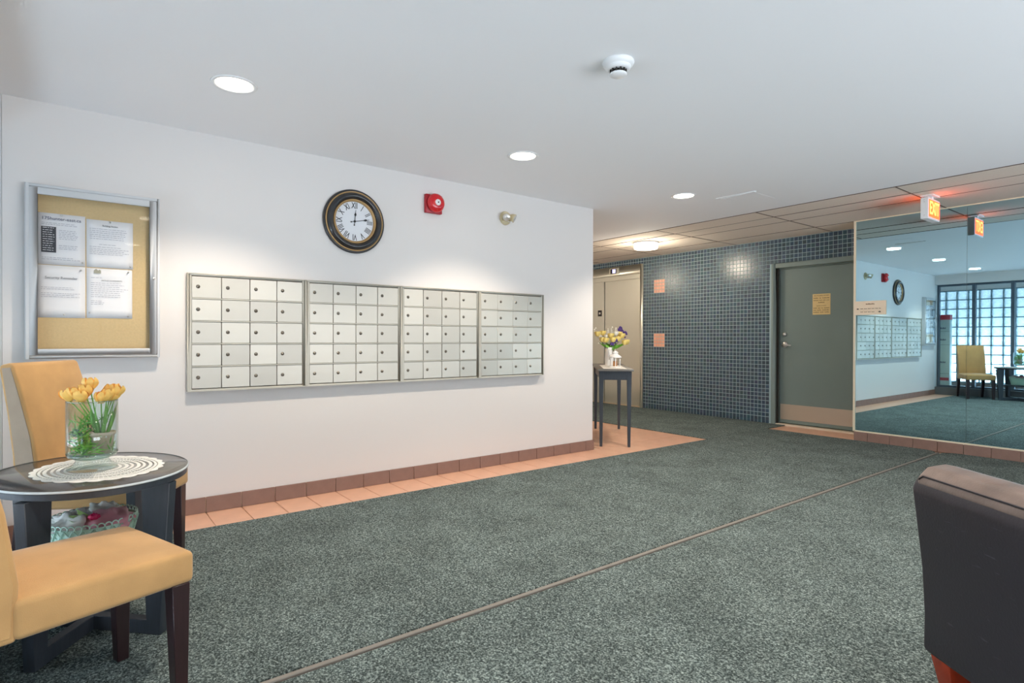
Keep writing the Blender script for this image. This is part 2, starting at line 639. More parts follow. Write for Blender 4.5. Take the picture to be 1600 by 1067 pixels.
def mosaic(name, parent, cells, m, colors, label=None, kind='stuff'):
    v, f, cols = [], [], []
    for (x0, z0) in cells:
        x1, z1 = x0 + TP - 0.0062, z0 + TP - 0.0062
        x1 = min(x1, XM)
        if x1 - x0 < 0.01: continue
        o = len(v)
        y0, e = YT - 0.0035, 0.002
        v += [(x0, YT, z0), (x1, YT, z0), (x1, YT, z1), (x0, YT, z1),
              (x0 + e, y0, z0 + e), (x1 - e, y0, z0 + e), (x1 - e, y0, z1 - e), (x0 + e, y0, z1 - e)]
        f += [(o + 4, o + 5, o + 6, o + 7), (o, o + 1, o + 5, o + 4), (o + 1, o + 2, o + 6, o + 5), (o + 2, o + 3, o + 7, o + 6), (o + 3, o, o + 4, o + 7)]
        c = colors()
        cols += [c] * 5
    me = bpy.data.meshes.new(name)
    me.from_pydata(v, [], f)
    ca = me.color_attributes.new('tint', 'FLOAT_COLOR', 'CORNER')
    i = 0
    for p, c in zip(me.polygons, cols):
        for _ in range(p.loop_total):
            ca.data[i].color = (*c, 1)
            i += 1
    me.materials.append(m)
    o = bpy.data.objects.new(name, me)
    COL.objects.link(o)
    o.parent = parent
    if kind: o['kind'] = kind
    if label: o['label'] = label
    return o


def teal():
    k = R_.uniform(0.82, 1.18)
    c = lin((66 + R_.uniform(-5, 5), 84 + R_.uniform(-4, 4), 98 + R_.uniform(-5, 5)))
    return tuple(a * k for a in c)


def peachc():
    k = R_.uniform(0.94, 1.06)
    return tuple(a * k for a in lin((236, 172, 142)))


cells, pk = [], {0: [], 1: []}
XO = -1.771
for i in range(-46, 60):
    for k in range(0, 47):
        x, z = XO + i * TP, k * TP - 0.011
        if z < 0: z = 0.0
        if x < -4.2 or x > XM - 0.01 or z + TP > H + 0.05: continue
        if x + TP > DX0 + 0.012 and x < DX1 - 0.01 and z < DZ - 0.012: continue
        if x < EX1 - 0.01 and z < EZ - 0.012: continue
        if 0 <= i < 4 and 35 <= k < 39: pk[0].append((x, z)); continue
        if 0 <= i < 4 and 19 <= k < 23: pk[1].append((x, z)); continue
        cells.append((x, z))
mosaic('mosaic_tiles', wall_far, cells, MT['mosaic'], teal)
mosaic('peach_tile_panel', wall_far, pk[0], MT['peach'], peachc, 'upper square of sixteen peach tiles')
mosaic('peach_tile_panel', wall_far, pk[1], MT['peach'], peachc, 'lower square of sixteen peach tiles')

# ceiling: drywall field and suspended panels
ceiling = struct(bx(-4.3, XR_ + 0.1, -0.62, 5.615, H, H + 0.12).build('ceiling', MT['ceil']), 'smooth white ceiling over the lobby')
bx(-4.3, XR_ + 0.1, 5.615, YT + 0.3, H + 0.012, H + 0.1).build('panel_backing', MT['dark'], ceiling)
xs = [-4.15, -2.89, -1.615, -0.34, 0.935, 2.21, 3.485, 4.76, 6.03, XR_]
ys = [5.625, 5.99, 6.325, 6.92, YT - 0.002]
pid = 0
for i in range(len(xs) - 1):
    for j in range(4):
        if j == 3 and xs[i] > XM: continue
        x1 = xs[i + 1]
        if j == 3 and x1 > XM: x1 = XM
        g = 0.004
        o = bx(xs[i] + g, x1 - g, ys[j] + g, ys[j + 1] - g, H - 0.001 + R_.uniform(-0.001, 0.002), H + 0.012).build('ceiling_panel', MT['panel'], ceiling, bevel=0.002, segs=1)
jt = MT['dark2']
for y in ys[:-1]:
    bx(xs[0], XR_, y - 0.005, y + 0.005, H - 0.0035, H + 0.004).build('panel_joint', jt, ceiling)
for x in xs[1:-1]:
    bx(x - 0.006, x + 0.006, ys[0], ys[3] if x > XM else YT - 0.004, H - 0.0032, H + 0.004).build('panel_joint', jt, ceiling)
# patched hatch in the drywall and the two thin bars
bx(1.0, 1.37, 4.80, 5.2, H - 0.0015, H).build('access_hatch', MT['ceil'], ceiling)

# floor
floor = struct(bx(-4.3, XR_ + 0.1, -5.0, YT + 0.3, -0.12, -0.006).build('floor', MT['grout']), 'floor of orange square quarry tiles')
ft = bx(0.002, 0.4235, 0.002, 0.2105, -0.006, 0.0).build('tile', MT['floor'], floor, bevel=0.0015, segs=1)
first = True
G = 0.2133


def put_tile(x, y, sx=1.0, sy=1.0):
    global first
    if first:
        first = False
        ft.location = (x, y, 0)
        ft.scale = (sx, sy, 1)
        return
    inst(ft, floor, (x, y, 0), scale=(sx, sy, 1))


Y0T = 0.6845 - 5 * G
for k in range(0, 22):                       # strip beside the left wall
    y = Y0T + k * G
    if y < YW - 0.05: continue
    put_tile(0.0, y)
for k in range(21, 33):                      # below the console table
    y = Y0T + k * G
    if y > 6.3: break
    for i in range(-9, 1 if k > 21 else 0):
        x = i * 0.4255
        if y < 4.1 and x < 0: continue
        put_tile(x, y)
for i in range(0, 5):                        # in front of the grey door
    for k in range(2):
        put_tile(0.30 + i * 0.2133, YT - 0.437 + k * 0.2185, 0.5, 1.02)

# baseboards
bb = struct(bx(0, 0.006, YW, 4.204, 0, 0.098).build('baseboard_left', MT['grout']), 'skirting of brown clay tiles below the mailboxes')
tl = None
for k in range(-5, 18):
    y0 = 0.6845 + k * G + 0.002
    y1 = y0 + G - 0.004
    y0 = max(y0, YW); y1 = min(y1, 4.214)
    if y1 - y0 < 0.02: continue
    if tl is None or y1 - y0 < G - 0.01:
        o = bx(0.002, 0.014, y0, y1, 0.0005, 0.100).build('tile', MT['base'], bb, bevel=0.002, segs=1)
        if y1 - y0 > G - 0.01: tl, ty = o, y0
    else:
        inst(tl, bb, (0, y0 - ty, 0))
bx(-0.15, 0.002, 4.204, 4.216, 0.0005, 0.1).build('tile', MT['base'], bb, bevel=0.002, segs=1)
bm_ = struct(bx(XM, XR_, YM, YM + 0.012, 0, 0.104).build('baseboard_mirror', MT['grout']), 'skirting of brown clay tiles below the mirror')
x = 1.514 - G
tl = None
while x < XR_:
    x0, x1 = max(x + 0.002, XM), min(x + G - 0.002, XR_)
    if tl is None or x1 - x0 < G - 0.01:
        o = bx(x0, x1, YM - 0.014, YM, 0.0005, 0.106).build('tile', MT['base'], bm_, bevel=0.002, segs=1)
        if x1 - x0 > G - 0.01: tl, tx = o, x0
    else:
        inst(tl, bm_, (x0 - tx, 0, 0))
    x += G
struct(bx(XR_ - 0.012, XR_, YW, YM - 0.016, 0.0, 0.1).build('baseboard_right', MT['base']))

# window wall: curb, header, framed glazing, vestibule and glass block wall behind
struct(bx(-0.15, XR_ + 0.1, -0.62, -0.33, 0, 0.15).build('wall_window', MT['curb']), 'low grey curb below the lobby windows')
struct(bx(0.0, XR_, -0.62, -0.33, 2.255, H).build('wall_window_header', MT['wall']))
win = sempty('window_1', 'row of tall lobby windows in grey metal frames', (0, -0.50, 0))
bx(-0.15, 0.001, -0.06, 0.199, 0.0, 2.44).build('window_frame', MT['jamb'], win)['label'] = 'pale side jamb'
bx(0.0, XR_, -0.04, 0.04, 0.15, 0.185).build('window_frame', MT['mull'], win)
bx(0.0, XR_, -0.04, 0.04, 2.215, 2.255).build('window_frame', MT['mull'], win)
ml = bx(-0.027, 0.027, -0.05, 0.05, 0.15, 2.255).build('mullion', MT['mull'], win)
pn = bx(-0.008, 0.57, -0.004, 0.004, 0.185, 2.215).build('pane', MT['wglass'], win)
ml.location = (0.608, 0, 0)
pn.location = (0.04, 0, 0)
for k in range(1, 10):
    inst(ml, win, (0.608 + k * 0.6005, 0, 0))
    inst(pn, win, (0.608 + (k - 1) * 0.6005, 0, 0))
bx(0.002, 0.03, -0.05, 0.05, 0.15, 2.255).build('mullion', MT['mull'], win)

gb = sempty('wall_glass_block', 'wall of wavy glass blocks beyond the lobby windows', (0, -1.75, 0))
BP = 0.2
blk = bx(0.004, BP - 0.006, -0.04, 0.04, 0.004, BP - 0.006).build('glass_block', MT['gblock'], gb, bevel=0.008, segs=1, smooth=False)
blk.location = (-0.6, 0, 0.2)
for i in range(0, 17):
    for k in range(0, 10):
        if i == 0 and k == 0: continue
        inst(blk, gb, (-0.6 + i * BP, 0, 0.2 + k * BP))
bb2 = MB()
for i in range(17, 36):
    for k in range(0, 10):
        bb2.box(-0.6 + i * BP + .004, -0.6 + i * BP + BP - .006, -.04, .04, .2 + k * BP + .004, .2 + k * BP + BP - .006)
bb2.build('glass_block_field', MT['gblock'], gb)['kind'] = 'stuff'
mo = MB()
for i in range(0, 37):
    mo.box(-0.6 + i * BP - 0.010, -0.6 + i * BP + 0.008, -0.046, 0.046, 0.2, 2.2)
for k in range(0, 11):
    mo.box(-0.6, 6.6, -0.045, 0.045, 0.2 + k * BP - 0.010, 0.2 + k * BP + 0.008)
mo.build('mortar', MT['mortar'], gb)
struct(bx(-0.7, 6.7, -1.83, -1.67, -0.006, 0.19).build('wall_block_base', MT['curb']))
struct(bx(-0.7, 6.7, -1.85, -1.65, 2.21, 2.5).build('wall_block_beam', MT['wall']))
struct(bx(-0.7, -0.6, -1.85, -0.62, -0.006, 2.5).build('wall_vestibule_left', MT['wall']))
struct(bx(6.6, 6.7, -1.85, -0.62, -0.006, 2.5).build('wall_vestibule_right', MT['wall']))
struct(bx(-0.7, 6.7, -1.85, -0.62, 2.5, 2.56).build('ceiling_vestibule', MT['ceil']))

# ------------------------------------------------------------------ doors
dr = sempty('door_1', 'grey green steel door beside the mirror', (DX0, YT, 0))
DW = DX1 - DX0
fr = MB()
fr.box(0, 0.055, -0.012, 0.10, 0, DZ)
fr.box(DW - 0.055, DW, -0.012, 0.10, 0, DZ)
fr.box(0.055, DW - 0.055, -0.012, 0.10, DZ - 0.06, DZ)
fr.box(0.055, 0.068, 0.055, 0.10, 0, DZ - 0.06)
fr.box(0.055, DW - 0.055, 0.055, 0.10, DZ - 0.075, DZ - 0.06)
fr.build('door_frame', MT['frameg'], dr, bevel=0.002, segs=1)
gk_ = bx(0.055, DW - 0.055, 0.10, 0.115, 0.02, DZ - 0.06).build('rebate', MT['dark'], dr)  # dark sheet for the shaded gap round the leaf
bx(0.0552, 0.0715, 0.02, 0.054, 0.021, DZ - 0.062).build('reveal_shade', MT['dark'], dr)  # dark strip painting the shade in the reveal beside the leaf
lf = bx(0.078, DW - 0.06, 0.068, 0.11, 0.03, DZ - 0.078).build('door_leaf', MT['doorg'], dr, bevel=0.002, segs=1)
bx(0.09, DW - 0.07, 0.0655, 0.068, 0.075, 0.275).build('kick_plate', brushed('scuffed_kick_plate', (206, 192, 174), 0.4, metal=0.6), lf)
hd = MB().lathe([(0.0001, 0.016), (0.036, 0.014), (0.043, 0.0), (0.0001, 0)], 24, 0.145, 0.068, 1.055, 'y')
hd.tube([(0.145, 0.06, 1.055), (0.145, 0.02, 1.055), (0.17, 0.008, 1.053), (0.255, 0.008, 1.045)], [0.014, 0.014, 0.012, 0.009])
hd.build('lever_handle', MT['chrome'], lf)
MB().lathe([(0.0001, 0.024), (0.021, 0.022), (0.029, 0.0), (0.0001, 0)], 20, 0.145, 0.068, 1.19, 'y').build('lock_cylinder', MT['chrome'], lf)
# sign on the door leaf
sg = bx(0.50, 0.715, 0.0645, 0.068, 1.435, 1.695).build('door_sign', MT['engraved'], lf)
sg['label'] = 'tan plate with lines of brown lettering'
lines = [("RECYCLING ROOM", 0.021, 1.672), ("PLEASE DO NOT", 0.0155, 1.545)]
for s_, sz, z in lines:
    text_obj('lettering', s_, sz, MT['brownink'], lf, (0.6075, 0.064, z), XR, sx=1.0)
wl = MB()
for z, wds in [(1.643, [5, 2, 7]), (1.615, [7, 4, 4, 4]), (1.588, [6]), (1.518, [4, 3, 2, 6]), (1.492, [3, 5, 8]), (1.466, [6, 4, 5])]:
    tot = sum(wds) + len(wds) - 1
    cw = min(0.0125, 0.19 / tot)
    x = 0.6075 - tot * cw / 2
    for wd in wds:
        for q in range(wd):
            wl.box(x + 0.001, x + cw - 0.003, 0.0638, 0.0645, z - 0.006, z + 0.005 - 0.003 * (q % 3 == 1))
            x += cw
        x += cw
wl.build('lettering', MT['brownink'], lf)['kind'] = 'stuff'
bx(0.06, DW - 0.055, -0.004, 0.11, 0.0, 0.02).build('threshold', mat('pale_threshold', (226, 212, 192), 0.4), dr)
struct(bx(DX0 - 0.1, DX1 + 0.3, YT + 0.12, YT + 0.16, 0, H).build('wall_behind_door', MT['dark']))

# lift entrance
el = sempty('door_2', 'stainless steel lift entrance in the tiled wall', (EX1, YT, 0))
ef = MB()
ef.box(-0.055, 0.0, -0.02, 0.10, 0, EZ)
ef.box(-2.2, -0.055, -0.02, 0.10, 2.195, EZ)
ef.build('door_frame', MT['steel'], el, bevel=0.003, segs=1)
bx(-2.2, -0.055, 0.028, 0.10, 2.12, 2.195).build('door_lintel', MT['steel'], el)
bx(-0.905, -0.056, 0.06, 0.10, 0.012, 2.14).build('door_panel', MT['steel'], el, bevel=0.002, segs=1)
p2 = bx(-2.2, -0.914, 0.048, 0.09, 0.012, 2.14).build('door_panel', MT['steel'], el, bevel=0.002, segs=1)
bx(-1.06, -0.97, 0.043, 0.048, 1.52, 1.625).build('call_plate', MT['black'], p2)
MB().box(-1.035, -0.995, 0.0425, 0.0435, 1.555, 1.59).build('floor_mark', MT['chrome'], p2)
bx(-2.2, -0.055, -0.03, 0.10, -0.005, 0.012).build('door_sill', mat('worn_bronze_sill', (206, 176, 136), 0.3, 0.6), el)
ind = bx(-0.72, -0.50, -0.034, -0.02, 2.225, 2.325).build('floor_display', MT['steel'], el, bevel=0.002, segs=1)
bx(-0.69, -0.56, -0.036, -0.033, 2.235, 2.312).build('screen', MT['black'], ind)
bx(-0.645, -0.575, -0.0375, -0.035, 2.243, 2.304).build('screen', MT['lcd'], ind)['label'] = 'glowing pale violet display'
struct(bx(-4.25, EX1 + 0.1, YT + 0.12, YT + 0.2, 0, H).build('wall_behind_lift', MT['dark']))

# ------------------------------------------------------------------ mirror
mr = thing('wall_mirror_panel', 'large blue tinted wall mirror in two tall joined sheets right of the grey door', 'mirror', (XM, YM, 0.108))
mx0 = 0.008
sheets = [(0.008, 1.0065), (1.0085, 2.02), (2.022, 3.04), (3.042, 4.06), (4.062, XR_ - XM - 0.002)]
for a, c in sheets:
    bx(a, c, -0.0035, 0.0, 0.006, H - 0.108 - 0.012).build('mirror_sheet', MT['mirror'], mr)
t_ = MB()
t_.box(-0.012, 0.01, -0.012, 0.008, 0, H - 0.11)
t_.build('edge_trim', MT['brasstrim'], mr)
bx(-0.0, XR_ - XM, -0.012, 0.0, -0.004, 0.012).build('edge_trim', MT['brasstrim'], mr)
bx(-0.0, XR_ - XM, -0.008, 0.0, H - 0.12, H - 0.109).build('edge_trim', MT['brasstrim'], mr)

sp = thing('direction_plate', 'beige plate with two arrows fixed across the upper left of the mirror', 'sign', (1.375, YM - 0.0045, 1.395))
bx(0.0, 0.312, -0.010, 0.0, 0.0, 0.152).build('plate', MT['sandplate'], sp, bevel=0.001, segs=1)
pr_ = MB()


def words(mb, x, z, wds, cw, h, y=-0.0105, t=0.0006):
    for wd in wds:
        for q in range(wd):
            mb.box(x + cw * .1, x + cw * .75, y - t, y, z - h / 2, z + h / 2 - (h * .3 if q % 3 == 1 else 0))
            x += cw
        x += cw
    return mb


words(pr_, 0.115, 0.118, [8], 0.011, 0.013)
words(pr_, 0.062, 0.068, [3, 3, 3, 3, 3, 2], 0.0092, 0.009)
words(pr_, 0.062, 0.032, [3, 3, 3, 3], 0.0092, 0.009)
pr_.build('lettering', MT['brownink'], sp)['kind'] = 'stuff'
ar = MB()
ar.prism([(0.022, 0.066), (0.036, 0.075), (0.036, 0.069), (0.046, 0.069), (0.046, 0.062), (0.036, 0.062), (0.036, 0.057)], -0.0115, -0.0104)
ar.build('arrow', MT['black'], sp)
ar = MB()
ar.prism([(0.264, 0.032), (0.250, 0.041), (0.250, 0.035), (0.238, 0.035), (0.238, 0.029), (0.250, 0.029), (0.250, 0.023)], -0.0115, -0.0104)
ar.build('arrow', MT['black'], sp)

# ------------------------------------------------------------------ carpets


def carpet(name, label, x0, x1, y0, y1, rr=None, t=0.010):
    poly = []
    corners = [(x0, y0, 0.0), (x1, y0, 0.0), (x1, y1, 0.0), (x0, y1, 0.0)]
    for idx, (cx, cy, _) in enumerate(corners):
        r = (rr or {}).get(idx, 0)
        if not r:
            poly.append((cx, cy)); continue
        sx = 1 if cx == x0 else -1
        sy = 1 if cy == y0 else -1
        ox, oy = cx + sx * r, cy + sy * r
        a0 = {0: PI, 1: 1.5 * PI, 2: 0, 3: 0.5 * PI}[idx]
        for q in range(9):
            a = a0 + q * PI / 16
            poly.append((ox + r * math.cos(a), oy + r * math.sin(a)))
    o = MB().prism(poly, 0.0005, t, 'xy').build(name, MT['carpet'], None, bevel=0.003, segs=1)
    return tag(o, label, 'carpet')


carpet('carpet_runner', 'wide green grey carpet runner along the mailbox wall, left of the tan strip', 0.372, 2.172, -0.325, 6.9, {2: 0.13})
carpet('carpet_runner', 'green grey carpet runner under the leather armchair, right of the tan strip', 2.212, 6.25, -0.325, 6.9, {3: 0.13})
carpet('carpet_runner', 'green grey carpet in front of the lift and the teal tiled wall', -4.15, 0.366, 5.655, YT - 0.008)
tag(bx(2.181, 2.203, -0.32, 6.80, 0.0005, 0.013).build('joint_strip', MT['strip'], None, bevel=0.003, segs=1), 'long thin tan strip joining the two carpet runners', 'strip')

# ------------------------------------------------------------------ mailboxes
mbl = ['leftmost of the four aluminium mailbox banks, nearest the notice board',
       'second mailbox bank from the left, below and left of the red fire bell',
       'third mailbox bank from the left, between the second bank and the rightmost bank',
       'rightmost of the four aluminium mailbox banks, nearest the wall corner']
starts = [0.575, 1.312, 2.048, 2.786, 3.512]
for u in range(4):
    W = starts[u + 1] - starts[u]
    t = thing('mailbox_bank', mbl[u], 'mailbox', (0, starts[u], 0.785), LW, 'mailbox banks on the white wall')
    HB = 0.750
    fm = MB()
    sw, tw = 0.024, 0.014
    fm.box(0.001, W - 0.001, -0.028, 0, 0, HB)                     # carcass
    fm.box(0.001, sw, -0.040, -0.028, 0, HB)
    fm.box(W - sw, W - 0.001, -0.040, -0.028, 0, HB)
    fm.box(sw, W - sw, -0.040, -0.028, 0, tw)
    fm.box(sw, W - sw, -0.040, -0.028, HB - tw, HB)
    fm.box(0.001, 0.007, -0.047, -0.040, 0, HB)
    fm.box(W - 0.007, W - 0.001, -0.047, -0.040, 0, HB)
    fm.box(0.001, W - 0.001, -0.047, -0.040, HB - 0.006, HB)
    fm.box(0.001, W - 0.001, -0.047, -0.040, 0, 0.006)
    rh = (HB - 2 * tw) / 5
    for k in range(1, 5):
        fm.box(sw, W - sw, -0.043, -0.028, tw + k * rh - 0.0035, tw + k * rh + 0.0035)
    for k in range(3):
        fm.box(0.012, 0.015, -0.0415, -0.04, HB / 2 + (k - 1) * 0.02, HB / 2 + 0.004 + (k - 1) * 0.02)
    fm.build('frame', MT['boxframe'], t, bevel=0.0008, segs=1)
    cw = (W - 2 * sw) / 4
    if u == 0:
        dm = MB().box(0.0018, cw - 0.0018, -0.0395, -0.028, 0.005, rh - 0.005)
        d0 = dm.build('door', MT['box'], t, bevel=0.0015, segs=1)
        lk = MB().lathe([(0.0001, 0.006), (0.006, 0.006), (0.0065, 0.0035), (0.0105, 0.003), (0.012, 0.0), (0.0001, 0)], 14, 0.037, -0.0395, rh * 0.52, 'y').box(0.0362, 0.0378, -0.0465, -0.045, rh * 0.52 - 0.004, rh * 0.52 + 0.004)
        l0 = lk.build('lock', mat('nickel_lock', (128, 122, 112), 0.35, 0.8), d0)
        d0.location = (sw, 0, tw)
    for r in range(5):
        for c in range(4):
            if u == 0 and r == 0 and c == 0: continue
            d = d0.copy(); COL.objects.link(d); d.parent = t
            d.location = (sw + c * cw, R_.uniform(-0.0006, 0.0006), tw + r * rh)
            d.rotation_euler = (0, 0, R_.uniform(-0.008, 0.008))
            l = l0.copy(); COL.objects.link(l); l.parent = d

# ------------------------------------------------------------------ notice board cabinet
nb = thing('notice_cabinet', 'glazed aluminium notice board cabinet left of the mailboxes', 'notice board', (0.0008, -0.205, 1.008), LW)
NW, NH, ND = 0.632, 0.962, 0.055
f_ = MB()
f_.box(0, 0.014, -ND, 0, 0, NH)
f_.box(NW - 0.014, NW, -ND, 0, 0, NH)
f_.box(0.014, NW - 0.014, -ND, 0, 0, 0.016)
f_.box(0.014, NW - 0.014, -ND, 0, NH - 0.016, NH)
f_.box(0.004, 0.02, -ND - 0.003, -ND, 0.0, NH)
f_.build('case', MT['alum'], nb, bevel=0.0015, segs=1)
d_ = MB()
a, b_, c_, e_ = 0.019, NW - 0.017, 0.019, NH - 0.019
fw = 0.036
d_.box(a, a + fw, -ND - 0.004, -ND + 0.012, c_, e_)
d_.box(b_ - fw, b_, -ND - 0.004, -ND + 0.012, c_, e_)
d_.box(a + fw, b_ - fw, -ND - 0.004, -ND + 0.012, c_, c_ + fw)
d_.box(a + fw, b_ - fw, -ND - 0.004, -ND + 0.012, e_ - fw, e_)
dd = d_.build('door', MT['alum'], nb, bevel=0.002, segs=1)
bx(a + fw, b_ - fw, -ND + 0.001, -ND + 0.004, c_ + fw, e_ - fw).build('pane', thin_glass('cabinet_glass', gloss=0.008), dd)
MB().lathe([(0.0001, 0.005), (0.006, 0.005), (0.0085, 0), (0.0001, 0)], 14, b_ - 0.016, -ND - 0.004, 0.477, 'y').build('lock', MT['chrome'], dd)
gk = MB()
gk.box(0.0145, a - 0.001, -ND + 0.002, -0.02, 0.016, NH - 0.016)
gk.box(b_ + 0.001, NW - 0.0145, -ND + 0.002, -0.02, 0.016, NH - 0.016)
gk.box(a, b_, -ND + 0.002, -0.02, NH - 0.018, NH - 0.0165)
gk.build('gasket', MT['dark'], nb)
bx(0.014, NW - 0.014, -0.012, -0.001, 0.016, NH - 0.016).build('cork_panel', MT['cork'], nb)


def text_lines(mb, x0, x1, zs, y, h=0.0026):
    for z in zs:
        x = x0
        xe = x1 - R_.uniform(0, (x1 - x0) * 0.25)
        while x < xe:
            wd = R_.uniform(0.006, 0.02)
            mb.box(x, min(x + wd, xe), y - 0.0002, y, z - h / 2, z + h / 2)
            x += wd + 0.0035


def sheet(label, ya, yb, za, zb, tilt=0.0, lift=0.0):
    t = thing('notice_paper', label, 'paper', (0.0125 + lift, ya, za), LW, 'papers pinned in the notice cabinet')
    W, Hh = yb - ya, zb - za
    mb = MB()
    n = 6
    vs, fs = [], []
    for i in range(n + 1):
        for j in range(n + 1):
            u_, v_ = i / n, j / n
            bow = 0.0015 * math.sin(PI * u_) * math.sin(PI * v_) + 0.002 * (1 - v_) ** 3 * u_
            vs.append((u_ * W, -bow - 0.0008, v_ * Hh))
    for i in range(n):
        for j in range(n):
            q = i * (n + 1) + j
            fs.append((q, q + n + 1, q + n + 2, q + 1))
    mb.add(vs, fs, True)
    o = mb.build('page', MT['paper'], t, fix=False)
    md = o.modifiers.new('thick', 'SOLIDIFY'); md.thickness = 0.0004; md.offset = 0
    return t, W, Hh


def pin(t, x, z):
    MB().lathe([(0.0001, 0.012), (0.0045, 0.012), (0.003, 0.008), (0.0045, 0.003), (0.0001, 0.0)], 10, x, -0.001, z, 'y').build('pin', MT['chrome'], t)


Yp = -0.0062
t, W, Hh = sheet('printed page with a dark menu block, upper left in the notice cabinet', -0.153, 0.062, 1.535, 1.823)
text_obj('heading', '175hunter-east.ca', 0.0245, MT['inkblue'], t, (W / 2, Yp, Hh - 0.03), XR)
mb = MB(); text_lines(mb, 0.02, W - 0.02, [Hh - 0.055, Hh - 0.064], Yp); text_lines(mb, 0.095, W - 0.02, [0.195 - i * 0.0095 for i in range(6)], Yp)
text_lines(mb, 0.095, W - 0.03, [0.11, 0.10, 0.091], Yp); text_lines(mb, 0.02, W - 0.02, [0.04, 0.03], Yp)
mb.build('print', MT['inkmid'], t)['kind'] = 'stuff'
bx(0.018, 0.083, Yp - 0.0002, Yp, 0.068, 0.212).build('menu_block', MT['inkdark'], t)
mb = MB(); text_lines(mb, 0.024, 0.078, [0.205 - i * 0.0125 for i in range(11)], Yp - 0.0003, 0.003)
mb.build('print', MT['paper'], t)
pin(t, W / 2, Hh - 0.008); pin(t, W - 0.012, 0.02)
t, W, Hh = sheet('page with a short bold heading, upper right in the notice cabinet', 0.067, 0.292, 1.535, 1.812)
mb = MB(); text_lines(mb, 0.015, W - 0.02, [0.225, 0.213, 0.202, 0.190, 0.179, 0.167], Yp); text_lines(mb, 0.06, W - 0.06, [0.135], Yp)
text_lines(mb, 0.015, W - 0.02, [0.12, 0.108, 0.098, 0.088, 0.078], Yp)
mb.build('print', MT['inkmid'], t)['kind'] = 'stuff'
text_obj('heading', 'Building Notice', 0.012, MT['inkdark'], t, (W / 2, Yp, Hh - 0.032), XR)
pin(t, W / 2, Hh - 0.008); pin(t, W - 0.012, 0.014)
t, W, Hh = sheet('page with a widely spaced heading, lower left in the notice cabinet', -0.155, 0.062, 1.238, 1.532)
text_obj('heading', 'Security Reminder', 0.0195, MT['ink'], t, (W / 2, Yp, Hh - 0.07), XR)
mb = MB(); text_lines(mb, 0.018, W - 0.02, [0.17, 0.16, 0.137, 0.127, 0.117], Yp)
mb.build('print', MT['inkmid'], t)['kind'] = 'stuff'
pin(t, 0.12, 0.018); pin(t, W - 0.02, Hh - 0.02)
t, W, Hh = sheet('page with a small house emblem, lower right in the notice cabinet', 0.067, 0.288, 1.240, 1.530)
mb = MB(); text_lines(mb, 0.02, 0.09, [0.235], Yp); text_lines(mb, 0.02, W - 0.02, [0.205 - i * 0.0115 for i in range(8)], Yp); text_lines(mb, 0.02, 0.09, [0.10, 0.09, 0.08], Yp)
mb.build('print', MT['inkmid'], t)['kind'] = 'stuff'
text_obj('heading', 'NOTICE TO RESIDENTS', 0.0095, MT['inkdark'], t, (W / 2 + 0.01, Yp, 0.22), XR)
em = MB().prism([(0.035, 0.26), (0.035, 0.277), (0.045, 0.286), (0.055, 0.277), (0.062, 0.283), (0.068, 0.277), (0.068, 0.26)], Yp - 0.0003, Yp)
em.build('emblem', mat('emblem_ink', (170, 168, 150), 0.8), t)
pin(t, 0.014, 0.03); pin(t, W - 0.02, Hh - 0.014); pin(t, W - 0.02, 0.012)

# ------------------------------------------------------------------ clock
ck = thing('wall_clock', 'round dark bronze wall clock with roman numerals above the mailboxes', 'clock', (0, 1.677, 1.997), LW)
fr_prof = [(0.145, 0.0), (0.232, 0.0), (0.2375, 0.008), (0.236, 0.020), (0.229, 0.026), (0.222, 0.024)]
MB().lathe(fr_prof, 72, axis='y').build('rim', MT['bronze'], ck)
MB().lathe([(0.222, 0.024), (0.221, 0.030), (0.214, 0.032), (0.212, 0.028)], 72, axis='y').build('outer_bead', MT['gold'], ck)
MB().lathe([(0.212, 0.028), (0.206, 0.040), (0.194, 0.050), (0.182, 0.050), (0.172, 0.042), (0.167, 0.034), (0.165, 0.030)], 72, axis='y').build('moulding', MT['bronze'], ck)
MB().lathe([(0.165, 0.030), (0.163, 0.036), (0.155, 0.036), (0.153, 0.028), (0.149, 0.030), (0.147, 0.022), (0.147, 0.016)], 72, axis='y').build('inner_bead', MT['gold'], ck)
MB().lathe([(0.0001, 0.018), (0.149, 0.018), (0.149, 0.002)], 64, axis='y', smooth=False).build('dial', MT['dial'], ck)
for k, s_ in enumerate(['XII', 'I', 'II', 'III', 'IIII', 'V', 'VI', 'VII', 'VIII', 'IX', 'X', 'XI']):
    a = k * PI / 6
    text_obj('numeral', s_, 0.064, MT['black'], ck, (0.116 * math.sin(a), -0.0185, 0.116 * math.cos(a)), (PI / 2, a, 0), sx=0.62, font_off=0.0006)


def hand(name, ang, L, wd, spade):
    m_ = MB()
    m_.prism([(-wd * .5, 0), (wd * .5, 0), (wd * .3, L), (-wd * .3, L)], -0.0225, -0.0215)
    m_.prism([(0, spade - 0.016), (0.009, spade), (0, spade + 0.02), (-0.009, spade)], -0.0228, -0.0213)
    m_.prism([(-wd * .5, 0), (-wd * .4, -0.028), (wd * .4, -0.028), (wd * .5, 0)], -0.0225, -0.0215)
    m_.lathe([(0.0001, 0.0235), (0.005, 0.0235), (0.005, 0.021), (0.0001, 0.021)], 12, 0, 0, -0.028, 'y')
    o = m_.build(name, MT['black'], ck)
    o.rotation_euler = (0, ang, 0)


hand('hour_hand', math.radians(6), 0.085, 0.005, 0.05)
hand('minute_hand', math.radians(78), 0.118, 0.005, 0.085)
MB().lathe([(0.0001, 0.026), (0.008, 0.026), (0.008, 0.02), (0.0001, 0.02)], 16, axis='y').build('hand_boss', MT['black'], ck)

